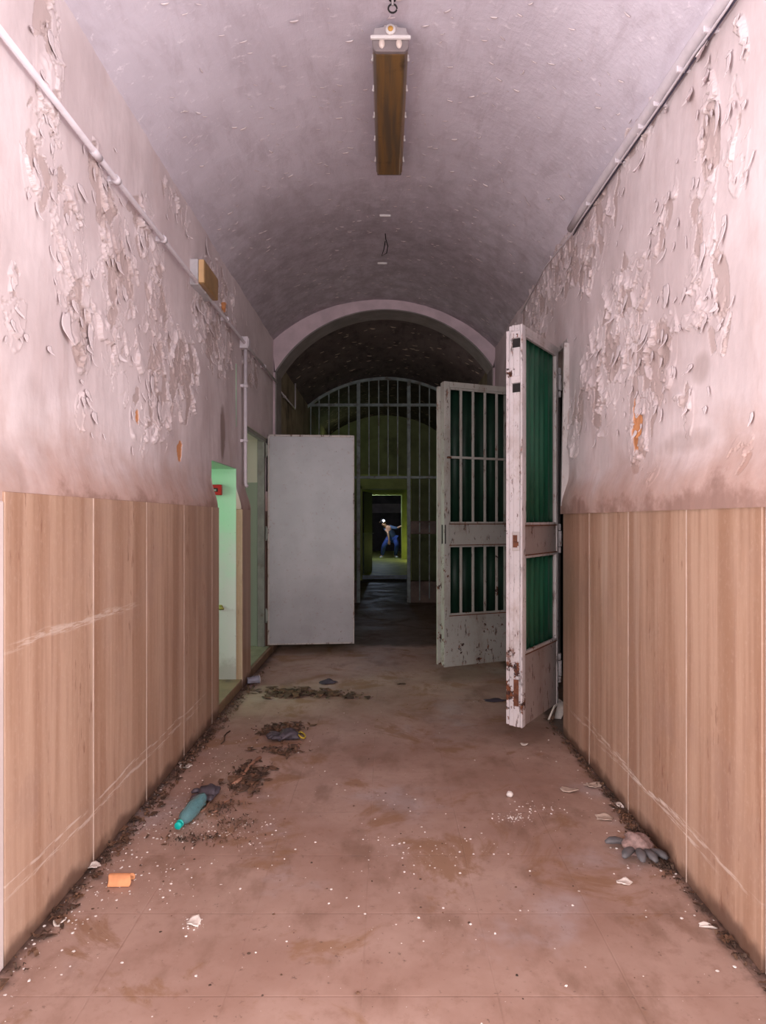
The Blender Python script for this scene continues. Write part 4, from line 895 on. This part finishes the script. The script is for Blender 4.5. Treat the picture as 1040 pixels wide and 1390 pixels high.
def sp(px, py, rx, ry, n): p = fp(px, py); return (p.x, p.y, rx, ry, n)
scatter('plaster_crumbs', [(-1.1,2.5,.06,.35,260),(-1.0,3.2,.12,.3,240),(-1.0,3.9,.1,.3,110),sp(695,1110,.045,.03,120),sp(735,1098,.06,.04,50),sp(330,1130,.12,.12,150),sp(265,1125,.12,.06,160),sp(600,1150,.15,.12,60),
    (.0,2.9,.6,.7,150),(0,2.2,.6,.3,90),(1.08,2.7,.06,.5,90),sp(230,1200,.08,.08,70),sp(265,1252,.03,.03,40),(-.3,4.5,.5,.8,70),(1.0,3.4,.1,.5,50),sp(520,1145,.1,.08,30)], 'crumb', 'white plaster crumbs scattered over the floor and along the left wall', 'rubble', 1, .002, .013)
scatter('dark_crumbs', [(0,2.4,.7,.5,90),(0,4.0,.6,.8,90),(-.9,3.0,.15,.3,110),(.0,5.4,.5,.6,60),(-.85,3.4,.1,.3,60)], 'litter', 'tiny black specks of dirt scattered over the floor', 'dirt', 12, .003, .014)
scatter('leaf_litter', [(-1.15,2.35,.02,.25,90),(-1.14,3.05,.025,.35,190),(-1.15,3.9,.02,.3,150),(-1.14,4.75,.03,.45,190),(-1.14,5.5,.03,.25,50)], 'litter', 'dead leaf litter gathered along the foot of the left wall', 'leaves', 2, .012, .05, True)
scatter('leaf_litter', [(1.12,2.95,.02,.10,110),(1.12,2.72,.03,.1,120),(1.13,3.3,.015,.3,100),(1.13,3.95,.015,.3,90),(1.13,2.2,.012,.2,50)], 'litter', 'dark leaf litter gathered along the foot of the right wall behind the splayed glove', 'leaves', 3, .012, .045, True)
scatter('leaf_litter', [sp(335,1055,.05,.10,170),sp(385,1020,.07,.05,60)], 'litter', 'dark leaf litter around the long reddish stick', 'leaves', 4, .02, .09, True)
scatter('leaf_litter', [sp(375,993,.07,.06,90),sp(395,985,.08,.04,40)], 'litter', 'dark dead leaves beside the flattened glove with the yellow cuff', 'leaves', 5, .02, .09, True)
scatter('leaf_litter', [sp(388,941,.09,.07,120),sp(430,942,.14,.05,70),sp(465,945,.08,.04,30)], 'litter', 'dark dead leaves on the far floor in front of the metal door', 'leaves', 6, .03, .13, True)
scatter('leaf_litter', [sp(300,1100,.05,.05,80),sp(270,1140,.09,.03,110),sp(320,1120,.05,.03,60),sp(305,1095,.04,.03,40)], 'litter', 'dark crumbled leaves around the plastic bottle', 'leaves', 7, .008, .03, True)

# ------------------------------------------------------------------ person
def skin(name, verts, edges, radii, mat, parent, root=0, sub=2):
    me = bpy.data.meshes.new(name); me.from_pydata(verts, edges, []); o = bpy.data.objects.new(name, me); C.objects.link(o)
    md = o.modifiers.new('s', 'SKIN'); md.use_smooth_shade = True
    if not me.skin_vertices: me.skin_vertices.new()
    for i, r in enumerate(radii):
        sv = me.skin_vertices[0].data[i]; sv.radius = (r, r) if isinstance(r, (int, float)) else r; sv.use_root = (i == root)
    sb = o.modifiers.new('u', 'SUBSURF'); sb.levels = sub; sb.render_levels = sub
    dg = bpy.context.evaluated_depsgraph_get(); m2 = bpy.data.meshes.new_from_object(o.evaluated_get(dg)); bpy.data.objects.remove(o)
    m2.materials.clear(); m2.materials.append(M[mat]); r_ = bpy.data.objects.new(name, m2); C.objects.link(r_); r_.parent = parent; return r_
pr = empty('person', (.05,22.0,.12), 0, 'person in blue jeans bending over beyond the far doorway, one arm stretched to the right', 'person')
# local coords: x right, y away, z up (feet at 0)
Pj = {'pel':(.17,.05,.70),'abd':(.12,.0,.83),'che':(.03,-.06,.97),'nek':(-.06,-.10,1.07),'hd0':(-.12,-.13,1.13),'hd1':(-.15,-.15,1.20),
      'hipL':(.06,.03,.67),'kneL':(-.12,-.22,.42),'ankL':(-.18,-.10,.07),'toeL':(-.24,-.26,.03),
      'hipR':(.24,.05,.66),'kneR':(.32,-.20,.45),'ankR':(.27,.02,.07),'toeR':(.33,-.15,.03),
      'shL':(-.10,.02,1.00),'elL':(.02,-.26,.86),'wrL':(.05,-.30,.62),'shR':(.10,-.10,1.05),'elR':(.30,-.20,1.00),'wrR':(.46,-.26,1.08),
      }
names = list(Pj); vs = [Pj[k] for k in names]; I_ = {k:i for i, k in enumerate(names)}
E = [('pel','abd'),('abd','che'),('che','nek'),('nek','hd0'),('hd0','hd1'),('pel','hipL'),('hipL','kneL'),('kneL','ankL'),('ankL','toeL'),('pel','hipR'),('hipR','kneR'),('kneR','ankR'),('ankR','toeR'),('che','shL'),('shL','elL'),('elL','wrL'),('che','shR'),('shR','elR'),('elR','wrR')]
Rr = dict(pel=.13,abd=.11,che=.115,nek=.055,hd0=.075,hd1=.095,hipL=.085,kneL=.06,ankL=.04,toeL=.03,hipR=.085,kneR=.06,ankR=.04,toeR=.03,shL=.055,elL=.04,wrL=.028,shR=.055,elR=.04,wrR=.028)
def hand(base, dirs, fl):                              # palm + 5 fingers appended to the one body mesh
    b = Vector(base); d = Vector(dirs).normalized(); s = d.cross(Vector((0,0,1))).normalized(); 
    vs.append(tuple(b+d*.05)); Rr_l.append(.03); pi_ = len(vs)-1; ed.append((fl, pi_))
    for k in range(5):
        off = s*((k-2)*.017); dd2 = (d+s*((k-2)*.18)+(Vector((0,0,.0)))).normalized()
        if k == 0: dd2 = (d*.6-s*.9).normalized(); start = b+d*.03-s*.02
        else: start = b+d*.08+off
        Lf = (.05,.07,.08,.075,.06)[k]; vs.append(tuple(start)); Rr_l.append(.010); a = len(vs)-1; ed.append((pi_, a))
        vs.append(tuple(start+dd2*Lf*.55+Vector((0,0,-.006)))); Rr_l.append(.009); ed.append((a, a+1)); vs.append(tuple(start+dd2*Lf+Vector((0,0,-.02)))); Rr_l.append(.007); ed.append((a+1, a+2))
ed = [(I_[a], I_[b]) for a, b in E]; Rr_l = [Rr[k] for k in names]
hand(Pj['wrR'], (.16,-.05,.05), I_['wrR']); hand(Pj['wrL'], (.03,-.05,-.22), I_['wrL'])
skin('body', vs, ed, Rr_l, 'skin', pr, 0, 2)
def sub(name, keys, edges, rad, mat, sc=1.): 
    ii = {k:i for i, k in enumerate(keys)}; return skin(name, [Pj[k] for k in keys], [(ii[a], ii[b]) for a, b in edges], [rad[k] for k in keys], mat, pr, 0, 2)
sub('jeans', ['pel','hipL','kneL','ankL','hipR','kneR','ankR'], [('pel','hipL'),('hipL','kneL'),('kneL','ankL'),('pel','hipR'),('hipR','kneR'),('kneR','ankR')], dict(pel=.155,hipL=.11,kneL=.082,ankL=.062,hipR=.11,kneR=.082,ankR=.062), 'jeans')
Pj['slL'] = (-.04,-.12,.93); Pj['slR'] = (.36,-.22,1.03)
sub('shirt', ['abd','pel','che','shL','slL','shR','elR','slR'], [('abd','pel'),('abd','che'),('che','shL'),('shL','slL'),('che','shR'),('shR','elR'),('elR','slR')], dict(pel=.15,abd=.16,che=.175,shL=.075,slL=.06,shR=.075,elR=.055,slR=.048), 'shirt')
for s_, (a, t) in enumerate((('ankL','toeL'),('ankR','toeR'))):
    A_, T_ = Vector(Pj[a]), Vector(Pj[t]); MB().tube([(A_.x,A_.y+.05,.04),(A_.x,A_.y,.045),tuple(A_.lerp(T_,.6)+Vector((0,0,-.01))),(T_.x,T_.y-.03,.028)], .045, 14, rr=[.03,.045,.042,.028], sq=(1,.9)).build('shoe', 'shoe', pr)
hc = Vector((-.16,-.155,1.20))
V = []; n = 18
for j in range(8):
    for k in range(n):
        a = math.pi*.58*j/7; b = 2*math.pi*k/n; q = .108; V.append((hc.x+q*math.sin(a)*math.cos(b)*.92, hc.y+.02+q*math.sin(a)*math.sin(b), hc.z+.02+q*math.cos(a)))
MB().add(V, [(j*n+k, j*n+(k+1)%n, (j+1)*n+(k+1)%n, (j+1)*n+k) for j in range(7) for k in range(n)], True).build('hair', 'dark_hair', pr, solid=.008)
# face
MB().tube([tuple(hc+Vector((0,-.09,-.0))), tuple(hc+Vector((0,-.118,-.03)))], .012, 8, rr=[.007,.014]).build('nose', 'skin', pr)
for s in (-1,1):
    MB().tube([tuple(hc+Vector((s*.035,-.088,.01))), tuple(hc+Vector((s*.035,-.098,.01)))], .012, 10).build('eye', 'dark_hair', pr)
    MB().tube([tuple(hc+Vector((s*.09,0,.01))), tuple(hc+Vector((s*.105,.012,.0)))], .024, 10, sq=(1,.5)).build('ear', 'skin', pr)
MB().box(tuple(hc+Vector((-.025,-.098,-.062))), tuple(hc+Vector((.025,-.085,-.054)))).build('mouth', 'red', pr)
hl = empty('head_torch', tuple(Vector((.05,22.0,.12))+hc+Vector((.03,-.12,.06))), 0, 'small bright torch lamp worn on the forehead of the bending person', 'torch')
MB().tube([(0,.03,0),(0,0,0)], .034, 16).build('case', 'fix_body', hl); MB().tube([(0,0,0),(0,-.006,0)], .034, 16).build('lens', 'lamp_on', hl)

ht = empty('hand_light', (.05+.57,21.68,.12+1.09), 0, 'bright little light at the outstretched hand of the bending person', 'torch')  # glowing part added for the bright spot at the hand
MB().tube([(0,.05,0),(0,0,0)], .018, 12).build('barrel', 'fix_body', ht); MB().tube([(0,0,0),(0,-.012,0)], .028, 12).build('lens', 'lamp_on', ht)

# ================================================================== LIGHT
def area(name, loc_, rot, sx, sy, e, col=(1,1,1)):
    l = bpy.data.lights.new(name, 'AREA'); l.shape = 'RECTANGLE'; l.size = sx; l.size_y = sy; l.energy = e; l.color = col
    o = bpy.data.objects.new(name, l); C.objects.link(o); o.location = loc_; o.rotation_euler = rot; return o
def point(name, loc_, e, col, r=.05):
    l = bpy.data.lights.new(name, 'POINT'); l.energy = e; l.color = col; l.shadow_soft_size = r; o = bpy.data.objects.new(name, l); C.objects.link(o); o.location = loc_; return o
area('daylight_through_entrance', (0,-1.3,1.75), (math.radians(104),0,0), 5.6, 3.2, 150, (1,.955,.97))
for sx_ in (-1, 1):  # added side lights, no windows here; they brighten the near walls
    o_ = area('added_side_fill', (sx_*2.9,.1,1.0), (0,0,0), 1.8, 2.0, 230, (1,.955,.97)); o_.rotation_euler = (Vector((sx_*-.3,2.6,3.6))-o_.location).to_track_quat('-Z', 'Z').to_euler()
area('daylight_side_room', (-3.28,4.5,1.6), (0,math.radians(-90),0), 1.2, 1.0, 27, (.66,1,.74))
area('daylight_second_room', (-3.38,6.8,1.6), (0,math.radians(-90),0), 1.2, 1.0, 9, (.95,1,.88))
point('passage_lamp', (.95,20.3,.55), 6, (.95,1,.3), .1)
point('added_bay_glow', (-.9,13.6,3.0), 2, (.75,1,.45), .2)  # added point light for the glow of unseen side-room openings
point('added_bay_fill', (1.0,8.35,2.25), 9, (1,.93,.85), .12)  # unseen light added to brighten the left wall of the second bay
point('work_lamp', (-.25,21.3,1.7), 24, (.62,.75,1), .05)
w = bpy.data.worlds.new('sky'); bpy.context.scene.world = w; w.use_nodes = True; bg = w.node_tree.nodes['Background']; bg.inputs[0].default_value = (.9,.86,.9,1); bg.inputs[1].default_value = .9

# ================================================================== CAMERA
cam = bpy.data.cameras.new('camera'); co = bpy.data.objects.new('camera', cam); C.objects.link(co); co.location = (0,0,H); co.rotation_euler = (math.pi/2,0,0)
cam.sensor_fit = 'HORIZONTAL'; cam.sensor_width = 36; cam.lens = 36*F/1040; cam.shift_x = (520-VX)/1040; cam.shift_y = (VY-695)/1040; cam.clip_start = .05
sc = bpy.context.scene; sc.camera = co
sc.view_settings.view_transform = 'Standard'; sc.view_settings.look = 'None'; sc.view_settings.gamma = 1; sc.view_settings.exposure = .08
sc.cycles.max_bounces = 7; sc.cycles.diffuse_bounces = 4; sc.cycles.adaptive_threshold = .02
